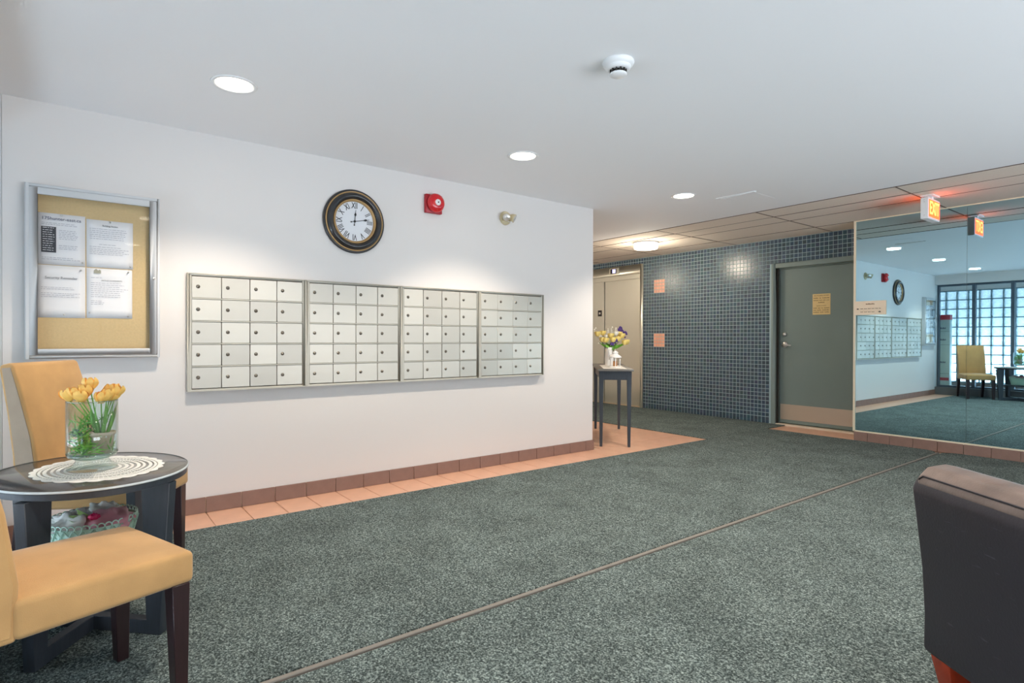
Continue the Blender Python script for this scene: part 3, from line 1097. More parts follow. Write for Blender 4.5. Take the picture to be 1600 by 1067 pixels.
# ------------------------------------------------------------------ fire bell
fb = thing('fire_alarm_bell', 'small red fire alarm bell high on the white wall right of the clock', 'alarm', (0, 2.345, 2.145), LW)
bx(-0.075, 0.075, -0.035, 0, 0, 0.15).build('back_box', mat('dark_red_paint', (168, 16, 34), 0.4), fb, bevel=0.004)
MB().lathe([(0.03, 0.040), (0.076, 0.044), (0.077, 0.056), (0.071, 0.070), (0.055, 0.082), (0.034, 0.088), (0.0001, 0.089)], 36, 0.006, 0, 0.08, 'y').build('gong', MT['red'], fb)
MB().lathe([(0.0001, 0.093), (0.024, 0.092), (0.026, 0.0885), (0.0001, 0.0885)], 28, 0.006, 0, 0.08, 'y').build('centre_label', MT['white'], fb)
MB().lathe([(0.0001, 0.098), (0.005, 0.098), (0.006, 0.092), (0.0001, 0.092)], 12, 0.006, 0, 0.08, 'y').build('centre_bolt', MT['black'], fb)
MB().lathe([(0.0001, 0.080), (0.009, 0.079), (0.010, 0.070), (0.0001, 0.070)], 12, 0.006, 0, 0.028, 'y').build('sticker', MT['gold'], fb)

# ------------------------------------------------------------------ emergency lamp heads
eh = thing('emergency_lamp', 'cream twin head emergency lamp on the white wall near its corner', 'lamp', (0, 3.09, 2.205), LW)
MB().lathe([(0.0001, 0.022), (0.045, 0.020), (0.06, 0.012), (0.062, 0.0), (0.0001, 0.0)], 32, axis='y').build('mounting_disc', MT['cream'], eh)
for sx in (-1, 1):
    h_ = MB()
    h_.tube([(sx * 0.012, -0.02, 0.0), (sx * 0.02, -0.05, 0.0)], 0.010)
    c = Vector((sx * 0.032, -0.068, -0.002))
    d = Vector((sx * 0.55, -0.6, -0.35)).normalized()
    h_.tube([c - d * 0.032, c - d * 0.026, c - d * 0.008, c + d * 0.018, c + d * 0.022], [0.010, 0.022, 0.032, 0.038, 0.038], 18)
    hh = h_.build('lamp_head', MT['cream'], eh)
    MB().tube([c + d * 0.019, c + d * 0.0245], [0.033, 0.031], 18).build('lens', MT['chrome'], hh)
MB().tube([(0.0, -0.022, -0.03), (0.02, -0.075, -0.045)], [0.004, 0.003], 6).build('bracket', MT['white'], eh)

# ------------------------------------------------------------------ ceiling devices
names = {(0.9, 0.67): 'recessed ceiling downlight above and right of the notice cabinet',
         (0.9, 2.58): 'recessed ceiling downlight above the middle of the mailbox banks',
         (0.9, 4.46): 'recessed ceiling downlight nearest the lift hall, beside the wall corner'}
dl0 = None
for (x, y) in DOWN:
    inview = (x, y) in names
    t = thing('ceiling_downlight', names.get((x, y), 'recessed ceiling downlight, %s from the window, in the %s' % ({0.67: 'first'}.get(y, 'third' if y > 4 else 'second'), 'middle row over the leather armchair' if x < 4 else 'far row near the right wall')), 'ceiling light', (x, y, H), 0, 'recessed downlights in the white ceiling')
    if dl0 is None:
        dl0 = [MB().lathe([(0.086, 0.012), (0.090, -0.003), (0.096, -0.006), (0.108, -0.005), (0.112, 0.0), (0.108, 0.001)], 40).build('trim_ring', MT['white'], t),
               MB().lathe([(0.0001, -0.001), (0.088, -0.001)], 40, smooth=False).build('lens', MT['lens'], t, fix=False)]
    else:
        for p_ in dl0: inst(p_, t, (0, 0, 0))
    add_light('downlight_spot', 'SPOT', (x, y, H - 0.03), DOWN_SPOT, WARM, 0.05, spot=math.radians(116), blend=0.5)
    add_light('downlight_glow', 'AREA', (x, y, H - 0.02), DOWN_AREA, WARM, 0.17)

sd = thing('smoke_detector', 'white round smoke detector on the ceiling', 'detector', (2.281, 2.059, H))
MB().lathe([(0.0001, 0), (0.073, 0), (0.075, -0.006), (0.070, -0.018), (0.060, -0.024)], 40).build('base', MT['white'], sd)
MB().lathe([(0.060, -0.024), (0.058, -0.034), (0.046, -0.040), (0.040, -0.040), (0.0001, -0.040)], 40).build('housing', MT['white'], sd)
cg = MB()
for k in range(12):
    a = k * PI / 6
    c, s = math.cos(a), math.sin(a)
    cg.box(0.034, 0.040, -0.003, 0.003, -0.058, -0.040)
    for i in range(len(cg.v) - 8, len(cg.v)):
        x, y, z = cg.v[i]; cg.v[i] = (x * c - y * s, x * s + y * c, z)
cg.lathe([(0.0001, -0.040), (0.026, -0.040), (0.026, -0.058), (0.0001, -0.058)], 20)
cg.build('sensor_cage', MT['dark'], sd)
MB().lathe([(0.0001, -0.056), (0.040, -0.056), (0.041, -0.062), (0.036, -0.066), (0.0001, -0.067)], 32).build('cap', MT['white'], sd)

dm = thing('drum_light', 'glowing white drum light on the lift hall ceiling', 'ceiling light', (-0.99, 6.22, H))
MB().lathe([(0.0001, 0), (0.165, 0), (0.168, -0.012), (0.160, -0.018), (0.0001, -0.018)], 40).build('base', MT['white'], dm)
MB().lathe([(0.158, -0.018), (0.160, -0.075), (0.150, -0.088), (0.0001, -0.092)], 40).build('diffuser', MT['drum'], dm)
add_light('drum_point', 'POINT', (-0.99, 6.22, H - 0.16), 36, (1.0, 0.88, 0.70), 0.13)
dm2 = thing('drum_light', 'second glowing drum light, deeper in the lift hall behind the mailbox wall', 'ceiling light', (-3.0, 5.3, H))
for ch in list(dm.children): inst(ch, dm2, (0, 0, 0))
add_light('drum_point', 'POINT', (-3.0, 5.3, H - 0.16), 36, (1.0, 0.88, 0.70), 0.13)

vb = thing('ceiling_bar_vent', 'pair of thin white bars on the ceiling between the last downlight and the panels', 'vent', (1.03, 4.78, H))
for k, (a, c) in enumerate([((0, 0, 0), (0.36, 0.03, 0)), ((0.015, 0.055, 0), (0.37, 0.04, 0))]):
    dx = Vector(c) - Vector(a)
    L = dx.length
    bx(0, L, -0.006, 0.006, -0.008, 0).build('bar', MT['white'], vb, loc=a, rot=math.atan2(dx.y, dx.x))

# exit sign
ex = thing('exit_sign', 'white box exit sign glowing red under the ceiling panels before the mirror', 'exit sign', (2.28, 6.09, 2.215), LW)
bx(0.0, 0.30, -0.030, 0.030, 0.0, 0.19).build('housing', MT['white'], ex, bevel=0.003, segs=1)
bx(0.06, 0.24, -0.05, 0.05, 0.212, 0.2245).build('canopy', MT['white'], ex)
bx(0.13, 0.17, -0.02, 0.02, 0.19, 0.212).build('stem', MT['white'], ex)
for s_ in (-1, 1):
    fc = bx(0.018, 0.282, s_ * 0.030, s_ * 0.033, 0.018, 0.172).build('face_panel', MT['exitface'], ex)
    text_obj('lettering', 'EXIT', 0.165, MT['exitletter'], fc, (0.15, s_ * 0.0335, 0.095), (PI / 2, 0, 0 if s_ < 0 else PI), ext=0.0006, sx=0.72, font_off=0.002)
sc_ = MB()
for z in (0.03, 0.15, 0.17):
    sc_.lathe([(0.0001, 0.0), (0.004, 0.0), (0.004, 0.002), (0.0001, 0.002)], 8, 0, 0, z, 'x')
so = sc_.build('screw', MT['chrome'], ex); so.location = (-0.002, 0, 0)

# ------------------------------------------------------------------ parsons chairs


def make_chair(label, loc, rz, sidem='suedeside'):
    t = thing('parsons_chair', label, 'chair', loc, rz, 'tan suede dining chairs')
    # backrest: profile in XZ, extruded in Y, default side panels carry painted cool window light
    prof = [(-0.085, 0.355), (0.010, 0.355), (0.016, 0.50), (-0.010, 0.68), (-0.062, 0.90), (-0.092, 0.995),
            (-0.108, 1.005), (-0.148, 0.995), (-0.150, 0.97), (-0.122, 0.80), (-0.098, 0.60)]
    m_ = MB().prism(prof, -0.216, 0.216)
    m_.build('backrest', MT['suede'], t, bevel=0.011, segs=3)
    for s_ in (-1, 1):
        pr2 = [(-0.070 + 0.0, 0.372), (-0.004, 0.372), (0.002, 0.50), (-0.023, 0.68), (-0.074, 0.885), (-0.102, 0.985), (-0.137, 0.982), (-0.110, 0.80), (-0.086, 0.60)]
        y0 = s_ * 0.215
        MB().prism(pr2, y0, y0 + s_ * 0.004).build('side_panel', MT[sidem], t, bevel=0.001, segs=1)
    # seat cushion
    n = 8
    s = MB()
    vs, fs = [], []
    X0, X1, Wd = 0.0, 0.445, 0.226
    for i in range(n + 1):
        for j in range(n + 1):
            u_, v_ = i / n, j / n
            x = X0 + (X1 - X0) * u_
            y = -Wd + 2 * Wd * v_
            z = 0.462 + 0.016 * (math.sin(PI * min(1, u_ * 0.9 + 0.1)) * math.sin(PI * v_)) ** 0.6 - 0.006 * u_
            vs.append((x, y, z))
    for i in range(n):
        for j in range(n):
            q = i * (n + 1) + j
            fs.append((q, q + n + 1, q + n + 2, q + 1))
    ring = [i * (n + 1) for i in range(n + 1)] + [n * (n + 1) + j for j in range(1, n + 1)] + [i * (n + 1) + n for i in range(n - 1, -1, -1)] + [j for j in range(n - 1, 0, -1)]
    m0 = len(vs)
    for q in ring:
        vs.append((vs[q][0], vs[q][1], 0.358))
    L = len(ring)
    for k in range(L):
        fs.append((ring[k], m0 + k, m0 + (k + 1) % L, ring[(k + 1) % L]))
    fs.append(tuple(m0 + k for k in range(L)))
    s.add(vs, fs, True)
    s.build('seat', MT['suede'], t, bevel=0.019, segs=4)
    for sx, px in ((1, 0.405), (0, -0.055)):
        for s_ in (-1, 1):
            y = s_ * 0.197
            a = 0.026
            if sx:
                top = [(px - a, y - a), (px + a, y - a), (px + a, y + a), (px - a, y + a)]
                bt = [(px - 0.018 + 0.006, y - 0.018), (px + 0.018 + 0.006, y - 0.018), (px + 0.018 + 0.006, y + 0.018), (px - 0.018 + 0.006, y + 0.018)]
            else:
                top = [(px - a, y - a), (px + a, y - a), (px + a, y + a), (px - a, y + a)]
                bt = [(px - 0.066, y - 0.017), (px - 0.032, y - 0.017), (px - 0.032, y + 0.017), (px - 0.066, y + 0.017)]
            MB().hexa([(q[0], q[1], 0.0) for q in bt] + [(q[0], q[1], 0.362) for q in top]).build('leg', MT['espresso'], t, bevel=0.002, segs=1)
    return t


make_chair('tan suede chair in the left foreground, its back cut off by the picture edge', (2.062, -0.190, 0.0105), math.radians(109), 'suede')
make_chair('tan suede chair behind the oval table, under the notice cabinet', (0.70, -0.012, 0.0105), math.radians(58))

# ------------------------------------------------------------------ oval table
TX, TY, TZ = 1.41, 0.062, 0.62
tb = thing('oval_side_table', 'oval dark side table with a glass top between the two tan chairs', 'table', (TX, TY, 0.0105), 0)
TH = TZ - 0.0105
AX, AY = 0.368, 0.316
el_rot = math.radians(14)
tp = MB().lathe([(0.0001, TH - 0.034), (0.95, TH - 0.034), (0.985, TH - 0.030), (0.99, TH - 0.009), (0.0001, TH - 0.009)], 72, sx=AX, sy=AY)
for i in range(len(tp.v)): pass
tpo = tp.build('tabletop', MT['blackwood'], tb, rot=el_rot, smooth=True)
go = MB().lathe([(0.0001, TH - 0.009), (0.985, TH - 0.009), (1.0, TH - 0.006), (1.0, TH - 0.0025), (0.990, TH), (0.0001, TH)], 96, sx=AX, sy=AY).build('glass_top', MT['tabletop'], tb, rot=el_rot, smooth=True)
MB().lathe([(0.990, TH + 0.0004), (1.001, TH - 0.0025), (1.002, TH - 0.006), (0.999, TH - 0.007)], 96, sx=AX, sy=AY).build('glass_edge_highlight', MT['rim'], tb, rot=el_rot)  # pale ring painting the highlight on the rim of the glass
feet = [(0.25, -0.177), (0.215, 0.211), (-0.25, 0.177), (-0.215, -0.211)]
for (fx, fy) in feet:
    d = Vector((fx, fy, 0)); r = d.length; d.normalize(); n_ = Vector((-d.y, d.x, 0))
    def P(rr, z, w_): return tuple(d * rr + n_ * w_ + Vector((0, 0, z)))
    hw = 0.019
    top = TH - 0.034
    MB().hexa([P(r - 0.055, 0, -hw), P(r + 0.0, 0, -hw), P(r + 0.0, 0, hw), P(r - 0.055, 0, hw),
               P(r - 0.078, top, -hw), P(r + 0.042, top, -hw), P(r + 0.042, top, hw), P(r - 0.078, top, hw)]).build('leg', MT['blackwood'], tb, bevel=0.002, segs=1)
for k in range(2):
    a = Vector((*feet[k], 0)); r = a.length
    a.normalize(); n_ = Vector((-a.y, a.x, 0)) * 0.019
    r -= 0.05
    h0 = 0.055 if k == 0 else 0.0545
    MB().hexa([tuple(-a * r - n_), tuple(a * r - n_), tuple(a * r + n_), tuple(-a * r + n_)] and
              [tuple(v + Vector((0, 0, z))) for z in (0.001, h0) for v in (-a * r - n_, a * r - n_, a * r + n_, -a * r + n_)]).build('cross_bar', MT['blackwood'], tb, bevel=0.002, segs=1)
SHZ = 0.285
MB().lathe([(0.0001, SHZ - 0.022), (0.225, SHZ - 0.022), (0.232, SHZ - 0.018), (0.232, SHZ - 0.004), (0.226, SHZ), (0.0001, SHZ)], 56, sx=1.05, sy=0.95).build('shelf', MT['blackwood'], tb, rot=el_rot)

# doily: open lace rings and spokes
dy = MB()
NA = 120
rings = [0.02, 0.045, 0.07, 0.10, 0.128, 0.155, 0.182, 0.207, 0.228]
zt = 0.0


def ell(r, a): return (r * math.cos(a) * 1.08, r * math.sin(a) * 0.88)


def ringband(r0, r1, z0=0.0004, z1=0.0022, scal=0.0):
    vs, fs = [], []
    for k in range(NA):
        a = 2 * PI * k / NA
        sc = scal * abs(math.sin(a * 12))
        for rr, z in ((r0, z1), (r1 + sc, z1), (r1 + sc, z0), (r0, z0)):
            x, y = ell(rr, a); vs.append((x, y, z))
    for k in range(NA):
        k2 = (k + 1) % NA
        for j in range(4):
            fs.append((k * 4 + j, k2 * 4 + j, k2 * 4 + (j + 1) % 4, k * 4 + (j + 1) % 4))
    dy.add(vs, fs)


ringband(0.004, 0.05)
for i, r in enumerate([0.07, 0.092, 0.114, 0.136, 0.158, 0.18, 0.2]):
    ringband(r, r + (0.013 if i % 2 else 0.010))
ringband(0.214, 0.228, scal=0.012)
for k in range(72):
    a = 2 * PI * k / 72
    da = 0.018
    for r0, r1 in ((0.048, 0.074), (0.078, 0.218)):
        p = [ell(r0, a - da * (0.1 / r0) * .5), ell(r1, a - da * .35 * (0.2 / r1)), ell(r1, a + da * .35 * (0.2 / r1)), ell(r0, a + da * (0.1 / r0) * .5)]
        dy.hexa([(x, y, 0.0004) for x, y in p] + [(x, y, 0.0018) for x, y in p])
dyo = dy.build('lace_doily', MT['lace'], None, loc=(TX, TY + 0.022, TZ + 0.0005), rot=el_rot, fix=False)
tag(dyo, 'white crocheted doily under the glass vase on the oval table', 'doily')

# glass vase
vs_ = thing('glass_vase', 'clear footed glass vase standing on the white doily', 'vase', (TX, TY, TZ + 0.0028))
RV = 0.083
outer = [(0.0001, 0.0), (0.074, 0.0), (0.082, 0.004), (0.080, 0.010), (0.062, 0.022), (0.052, 0.034), (0.057, 0.042), (0.076, 0.050), (RV, 0.062), (RV, 0.262)]
inner = [(RV - 0.0035, 0.262), (RV - 0.0035, 0.066), (0.068, 0.056), (0.0001, 0.052)]
MB().lathe(outer + inner, 56).build('bowl', MT['vglass'], vs_)
MB().lathe([(RV - 0.0045, 0.2615), (RV - 0.002, 0.2645), (RV + 0.001, 0.2615), (RV - 0.002, 0.260), (RV - 0.0045, 0.2615)], 56).build('lip', thin_glass('glass_lip', (0.8, 0.92, 0.9), 0.25), vs_)
MB().lathe([(0.052, 0.040), (0.076, 0.0535), (RV - 0.0005, 0.064), (0.077, 0.0505), (0.057, 0.0425)], 56).build('bowl_base', thin_glass('glass_base', (0.75, 0.88, 0.84), 0.25), vs_)

# tulips in a pot with green shreds inside the vase
pl = thing('potted_tulips', 'yellow tulips in a pale clay pot inside the glass vase', 'flowers', (TX, TY, TZ + 0.0028 + 0.056))
MB().lathe([(0.0001, 0.0), (0.030, 0.0), (0.039, 0.07), (0.042, 0.07), (0.043, 0.082), (0.038, 0.082), (0.034, 0.07), (0.0001, 0.066)], 28, 0.018, 0.032, 0.004).build('pot', MT['pot'], pl)


def blade(mb, p0, p1, wd, bow=0.0, n=5, up=0.0):
    p0, p1 = Vector(p0), Vector(p1)
    d = (p1 - p0)
    side = d.cross(Vector((R_.uniform(-1, 1), R_.uniform(-1, 1), 0.3))).normalized()
    nrm = d.cross(side).normalized()
    vs, fs = [], []
    for i in range(n + 1):
        t = i / n
        c = p0 + d * t + nrm * bow * math.sin(PI * t) + Vector((0, 0, up * math.sin(PI * t)))
        w_ = wd * (0.5 + 1.1 * t - 1.55 * t * t)
        vs += [c - side * w_, c + nrm * w_ * 0.25, c + side * w_]
    for i in range(n):
        q = i * 3
        fs += [(q, q + 1, q + 4, q + 3), (q + 1, q + 2, q + 5, q + 4)]
    mb.add(vs, fs, True)


for k in range(15):
    m_ = MB()
    a = R_.uniform(0, 2 * PI)
    b0 = Vector((0.018 + 0.015 * math.cos(a), 0.03 + 0.015 * math.sin(a), 0.07))
    tgt = Vector((0.01 + 0.045 * math.cos(a), 0.03 + 0.045 * math.sin(a) + 0.005, R_.uniform(0.15, 0.205)))
    blade(m_, b0, tgt, R_.uniform(0.007, 0.011), R_.uniform(-0.012, 0.012), 6)
    m_.build('leaf', MT['green'], pl, fix=False)
heads = [(0.03, -0.050, 0.232), (0.02, -0.070, 0.224), (0.01, -0.006, 0.262), (0.035, 0.044, 0.222), (0.03, 0.072, 0.232), (0.0, 0.056, 0.238), (0.05, 0.026, 0.212), (0.045, -0.034, 0.220), (0.02, 0.06, 0.215), (0.02, -0.02, 0.238)]
for k, h in enumerate(heads):
    st = MB().tube([(0.018, 0.03, 0.075), (0.018 * .5 + h[0] * .5, 0.03 * .4 + h[1] * .6, 0.16), (h[0], h[1], h[2] - 0.012)], 0.0022, 6)
    so_ = st.build('stem', MT['green'], pl)
    fl = MB()
    tilt = Vector((h[0] * 2, h[1] * 4, 0.2)).normalized()
    for q in range(6):
        a = q * PI / 3 + k
        base = Vector((h[0], h[1], h[2] - 0.014))
        out = Vector((math.cos(a), math.sin(a), 0))
        for lay in range(1):
            vs, fs = [], []
            rr = 0.024 if q % 2 else 0.02
            side = Vector((-math.sin(a), math.cos(a), 0))
            for i in range(6):
                t = i / 5
                r_ = rr * math.sin(PI * (0.08 + 0.62 * t))
                z = 0.036 * t
                w_ = 0.015 * math.sin(PI * (0.1 + 0.8 * t))
                c = base + out * r_ + Vector((0, 0, z)) + tilt * z * 0.3
                vs += [c - side * w_, c + out * 0.004, c + side * w_]
            for i in range(5):
                q0 = i * 3
                fs += [(q0, q0 + 1, q0 + 4, q0 + 3), (q0 + 1, q0 + 2, q0 + 5, q0 + 4)]
            fl.add(vs, fs, True)
    fl.sphere((h[0], h[1], h[2]), 0.012, 10, 6)
    fl.build('flower', MT['yellow'], pl, fix=False)
gr = MB()
for k in range(420):
    a = R_.uniform(0, 2 * PI)
    r_ = R_.uniform(0.02, 0.074)
    z = R_.uniform(0.004, 0.135 if a > 2.4 and a < 5.6 else 0.05)
    p0 = Vector((r_ * math.cos(a), r_ * math.sin(a), z))
    a2 = a + R_.uniform(-0.9, 0.9)
    r2 = min(0.076, max(0.02, r_ + R_.uniform(-0.03, 0.03)))
    p1 = Vector((r2 * math.cos(a2), r2 * math.sin(a2), z + R_.uniform(-0.01, 0.04)))
    blade(gr, p0, p1, 0.0034, R_.uniform(-0.01, 0.01), 4)
g_ = gr.build('green_shred', MT['green'], pl, fix=False); g_['kind'] = 'stuff'
gr = MB()
for k in range(90):
    a = R_.uniform(2.2, 5.8)
    r_ = R_.uniform(0.01, 0.07)
    z = R_.uniform(0.004, 0.1)
    p0 = Vector((r_ * math.cos(a), r_ * math.sin(a), z))
    p1 = p0 + Vector((R_.uniform(-.02, .02), R_.uniform(-.02, .02), R_.uniform(0, .03)))
    blade(gr, p0, p1, 0.004, R_.uniform(-0.01, 0.01), 4)
g_ = gr.build('dark_shred', MT['dgreen'], pl, fix=False); g_['kind'] = 'stuff'

# basket on the shelf
bk = thing('lattice_basket', 'mint lattice basket with scalloped rim on the shelf of the oval table', 'basket', (TX + 0.01, TY + 0.0, 0.0105 + SHZ + 0.0005))
BR0, BR1, BH = 0.115, 0.147, 0.155
MB().lathe([(0.0001, 0.0), (BR0, 0.0), (BR1 - 0.003, BH - 0.02), (BR1 - 0.007, BH - 0.02), (BR0 - 0.005, 0.006), (0.0001, 0.006)], 48).build('shell', MT['mint'], bk)
lt = MB()
NB = 30
for k in range(NB):
    for s_ in (-1, 1):
        pts = []
        for i in range(7):
            t = i / 6
            a = 2 * PI * k / NB + s_ * t * 0.62
            r_ = BR0 + (BR1 - BR0) * t + 0.001
            pts.append((r_ * math.cos(a), r_ * math.sin(a), 0.004 + (BH - 0.026) * t))
        lt.tube(pts, 0.0022, 4)
lt.build('lattice', MT['mint'], bk, fix=False)['kind'] = 'stuff'
sc0 = None
for k in range(40):
    a = 2 * PI * k / 40
    if sc0 is None:
        pts = [(0, 0.0115 * math.cos(t * PI / 8), 0.0125 * math.sin(t * PI / 8)) for t in range(-1, 10)]
        sc0 = MB().tube(pts, 0.0026, 5).build('scallop', MT['mint'], bk)
        so_ = sc0
    else:
        so_ = inst(sc0, bk, (0, 0, 0))
    so_.location = ((BR1 - 0.003) * math.cos(a), (BR1 - 0.003) * math.sin(a), BH - 0.018)
    so_.rotation_euler = (0, 0, a)


def blob(name, m, c, r, sc, seed, amp=0.25, parent=None, label=None):
    rr = random.Random(seed)
    ph = [rr.uniform(0, 6.28) for _ in range(6)]
    mb = MB().sphere((0, 0, 0), 1, 28, 18)
    for i, v in enumerate(mb.v):
        v = Vector(v)
        k = 1 + amp * (math.sin(5 * v.x + ph[0]) * math.sin(6 * v.y + ph[1]) + 0.5 * math.sin(11 * v.z + 7 * v.x + ph[2]) + 0.4 * math.sin(13 * v.y + ph[3]))
        mb.v[i] = (c[0] + v.x * r * sc[0] * k, c[1] + v.y * r * sc[1] * k, c[2] + v.z * r * sc[2] * k)
    return mb.build(name, m, parent)


fw_ = thing('basket_filling', 'pink and white fabric heap with a red bud filling the mint basket', 'fabric', (TX + 0.01, TY, 0.0105 + SHZ + 0.022))
blob('white_lace', MT['lace'], (0.0, -0.058, 0.105), 0.08, (1.15, .95, 0.5), 3, parent=fw_)
blob('white_lace', MT['lace'], (-0.065, 0.03, 0.125), 0.055, (0.9, 1.1, 0.5), 4, parent=fw_)
blob('pink_satin', MT['pink'], (0.035, 0.05, 0.108), 0.082, (1.1, 0.95, 0.5), 5, 0.15, parent=fw_)
blob('red_bud', MT['magenta'], (0.085, 0.002, 0.142), 0.014, (1, 1.2, 0.9), 6, 0.15, parent=fw_)
rb = MB()
for k in range(5):
    blade(rb, (0.06, -0.01, 0.13), (0.06 + R_.uniform(-.03, .03), -0.06 + R_.uniform(-.02, .03), 0.14 + R_.uniform(0, .03)), 0.012, 0.012)
rb.build('green_ribbon', MT['pgreen'], fw_, fix=False)

# ------------------------------------------------------------------ armchair
ac = thing('leather_armchair', 'dark brown leather armchair seen from behind at the right edge', 'armchair', (4.055, 2.235, 0.0105), math.radians(54))
# local: faces +X, back outer face at x=-0.40
ZB, ZT = 0.135, 0.712


def back_prof(o):
    return [(-0.405, ZB), (-0.240, ZB), (-0.262, 0.60), (-0.292, ZT - 0.02 + o), (-0.335, ZT + 0.004), (-0.385, ZT - 0.004), (-0.430, ZT - 0.03), (-0.444, ZT - 0.06), (-0.432, 0.56), (-0.412, 0.40), (-0.403, 0.25)]


MB().prism(back_prof(0), -0.40, 0.40).build('backrest', MT['leather'], ac, bevel=0.022, segs=4)
# worn top roll
pts_ = [(-0.438, ZT - 0.052), (-0.434, ZT - 0.022), (-0.405, ZT + 0.008), (-0.350, ZT + 0.016), (-0.300, ZT + 0.006), (-0.278, ZT - 0.03), (-0.30, ZT - 0.05)]
MB().prism(pts_, -0.385, 0.385).build('top_roll', MT['worn'], ac, bevel=0.012, segs=3)['label'] = 'worn paler leather along the top'
pp = [(-0.436, -0.374, ZT - 0.030)] + [(-0.432, -0.36 + 0.72 * i / 8, ZT - 0.018) for i in range(9)] + [(-0.436, 0.374, ZT - 0.030)]
MB().tube(pp, 0.0028, 6).build('piping', MT['leather'], ac)
for s_ in (-1, 1):
    m_ = MB().prism([(-0.30, ZB), (0.36, ZB), (0.385, 0.22), (0.385, 0.50), (0.34, 0.565), (0.10, 0.575), (-0.20, 0.61), (-0.28, 0.66)], s_ * 0.27, s_ * 0.398)
    m_.build('arm', MT['leather'], ac, bevel=0.025, segs=4)
bx(-0.26, 0.36, -0.268, 0.268, ZB, 0.27).build('seat_base', MT['leather'], ac, bevel=0.01)
bx(-0.23, 0.385, -0.265, 0.265, 0.272, 0.41).build('seat_cushion', MT['worn'], ac, bevel=0.035, segs=4)
for px, py in ((-0.36, -0.33), (-0.36, 0.33), (0.31, -0.33), (0.31, 0.33)):
    ox = -0.02 if px < 0 else 0.015
    s_ = 1 if py > 0 else -1
    tpv = [(px - 0.04, py - 0.04), (px + 0.04, py - 0.04), (px + 0.04, py + 0.04), (px - 0.04, py + 0.04)]
    btv = [(px + ox * 0 - 0.02 , py - 0.02 - s_ * 0.01), (px + 0.02, py - 0.02 - s_ * 0.01), (px + 0.02, py + 0.02 - s_ * 0.01), (px - 0.02, py + 0.02 - s_ * 0.01)]
    MB().hexa([(a, b2, 0) for a, b2 in btv] + [(a, b2, ZB + 0.004) for a, b2 in tpv]).build('leg', MT['cherry'], ac, bevel=0.004)

# ------------------------------------------------------------------ console table
A_ = math.radians(137.05)
ct = thing('console_table', 'narrow black console table standing at the corner before the lift', 'table', (0.047, 4.489, 0.0), A_)
# local X runs away from the camera (length), Y across
CL, CW, CZ = 1.246, 0.308, 0.813
bx(-0.06, CL + 0.05, -CW / 2 - 0.03, CW / 2 + 0.03, CZ - 0.022, CZ).build('tabletop', mat('grey_console_top', (108, 104, 98), 0.4, vary=0.1), ct, bevel=0.003)  # top paler than the legs, mottled at random
apm = MB()
apm.box(0.0, CL, -CW / 2 + 0.004, -CW / 2 + 0.022, CZ - 0.115, CZ - 0.022)
apm.box(0.0, CL, CW / 2 - 0.022, CW / 2 - 0.004, CZ - 0.115, CZ - 0.022)
apm.box(0.0, 0.018, -CW / 2 + 0.02, CW / 2 - 0.02, CZ - 0.115, CZ - 0.022)
apm.box(CL - 0.018, CL, -CW / 2 + 0.02, CW / 2 - 0.02, CZ - 0.115, CZ - 0.022)
apm.build('apron', MT['blackwood'], ct)
for X in (0, 1):
    for s_ in (-1, 1):
        cx_ = 0.02 if X == 0 else CL - 0.02
        cy_ = s_ * (CW / 2 - 0.01)
        a, c = 0.024, 0.014
        MB().hexa([(cx_ - c, cy_ - c, 0), (cx_ + c, cy_ - c, 0), (cx_ + c, cy_ + c, 0), (cx_ - c, cy_ + c, 0),
                   (cx_ - a, cy_ - a, CZ - 0.0225), (cx_ + a, cy_ - a, CZ - 0.0225), (cx_ + a, cy_ + a, CZ - 0.0225), (cx_ - a, cy_ + a, CZ - 0.0225)]).build('leg', MT['blackwood'], ct, bevel=0.002, segs=1)


def onct(u_, v_):
    c, s = math.cos(A_), math.sin(A_)
    return (0.047 + u_ * c - v_ * s, 4.489 + u_ * s + v_ * c)


x, y = onct(0.42, 0.0)
ru = MB().box(-0.40, 0.42, -0.12, 0.12, 0.0003, 0.002).build('table_runner', MT['lace'], None, loc=(x, y, CZ), rot=A_)
tag(ru, 'white lace runner lying on the black console table', 'cloth')
x, y = onct(0.22, -0.015)
ln = thing('candle_lantern', 'small white metal lantern at the near end of the console table', 'lantern', (x, y, CZ + 0.0025), A_)
lb = MB(); lb.lathe([(0.0001, 0), (0.07, 0), (0.07, 0.010), (0.06, 0.016), (0.0001, 0.016)], 6, smooth=False); lb.build('base', MT['whitemetal'], ln)
for k in range(6):
    a = k * PI / 3
    MB().tube([(0.056 * math.cos(a), 0.056 * math.sin(a), 0.014), (0.056 * math.cos(a), 0.056 * math.sin(a), 0.11)], 0.0055, 6).build('post', MT['whitemetal'], ln)
lpn = MB()
for k in range(6):
    a, a2 = k * PI / 3, (k + 1) * PI / 3
    p, q = Vector((0.053 * math.cos(a), 0.053 * math.sin(a), 0.016)), Vector((0.053 * math.cos(a2), 0.053 * math.sin(a2), 0.016))
    lpn.add([p, q, q + Vector((0, 0, 0.094)), p + Vector((0, 0, 0.094))], [(0, 1, 2, 3)])
lpn.build('pane', MT['glass'], ln)
MB().lathe([(0.068, 0.108), (0.070, 0.114), (0.052, 0.132), (0.032, 0.144), (0.030, 0.150), (0.034, 0.156), (0.034, 0.164), (0.020, 0.176), (0.006, 0.182), (0.0001, 0.183)], 18).build('roof', MT['whitemetal'], ln)
MB().tube([(0.014 * math.cos(t * PI / 6), 0, 0.19 + 0.012 * math.sin(t * PI / 6)) for t in range(13)], 0.0018, 5).build('ring', MT['whitemetal'], ln)
MB().lathe([(0.0001, 0.016), (0.022, 0.016), (0.022, 0.07), (0.0001, 0.07)], 20).build('candle', mat('amber_candle', (216, 150, 90), 0.6), ln)

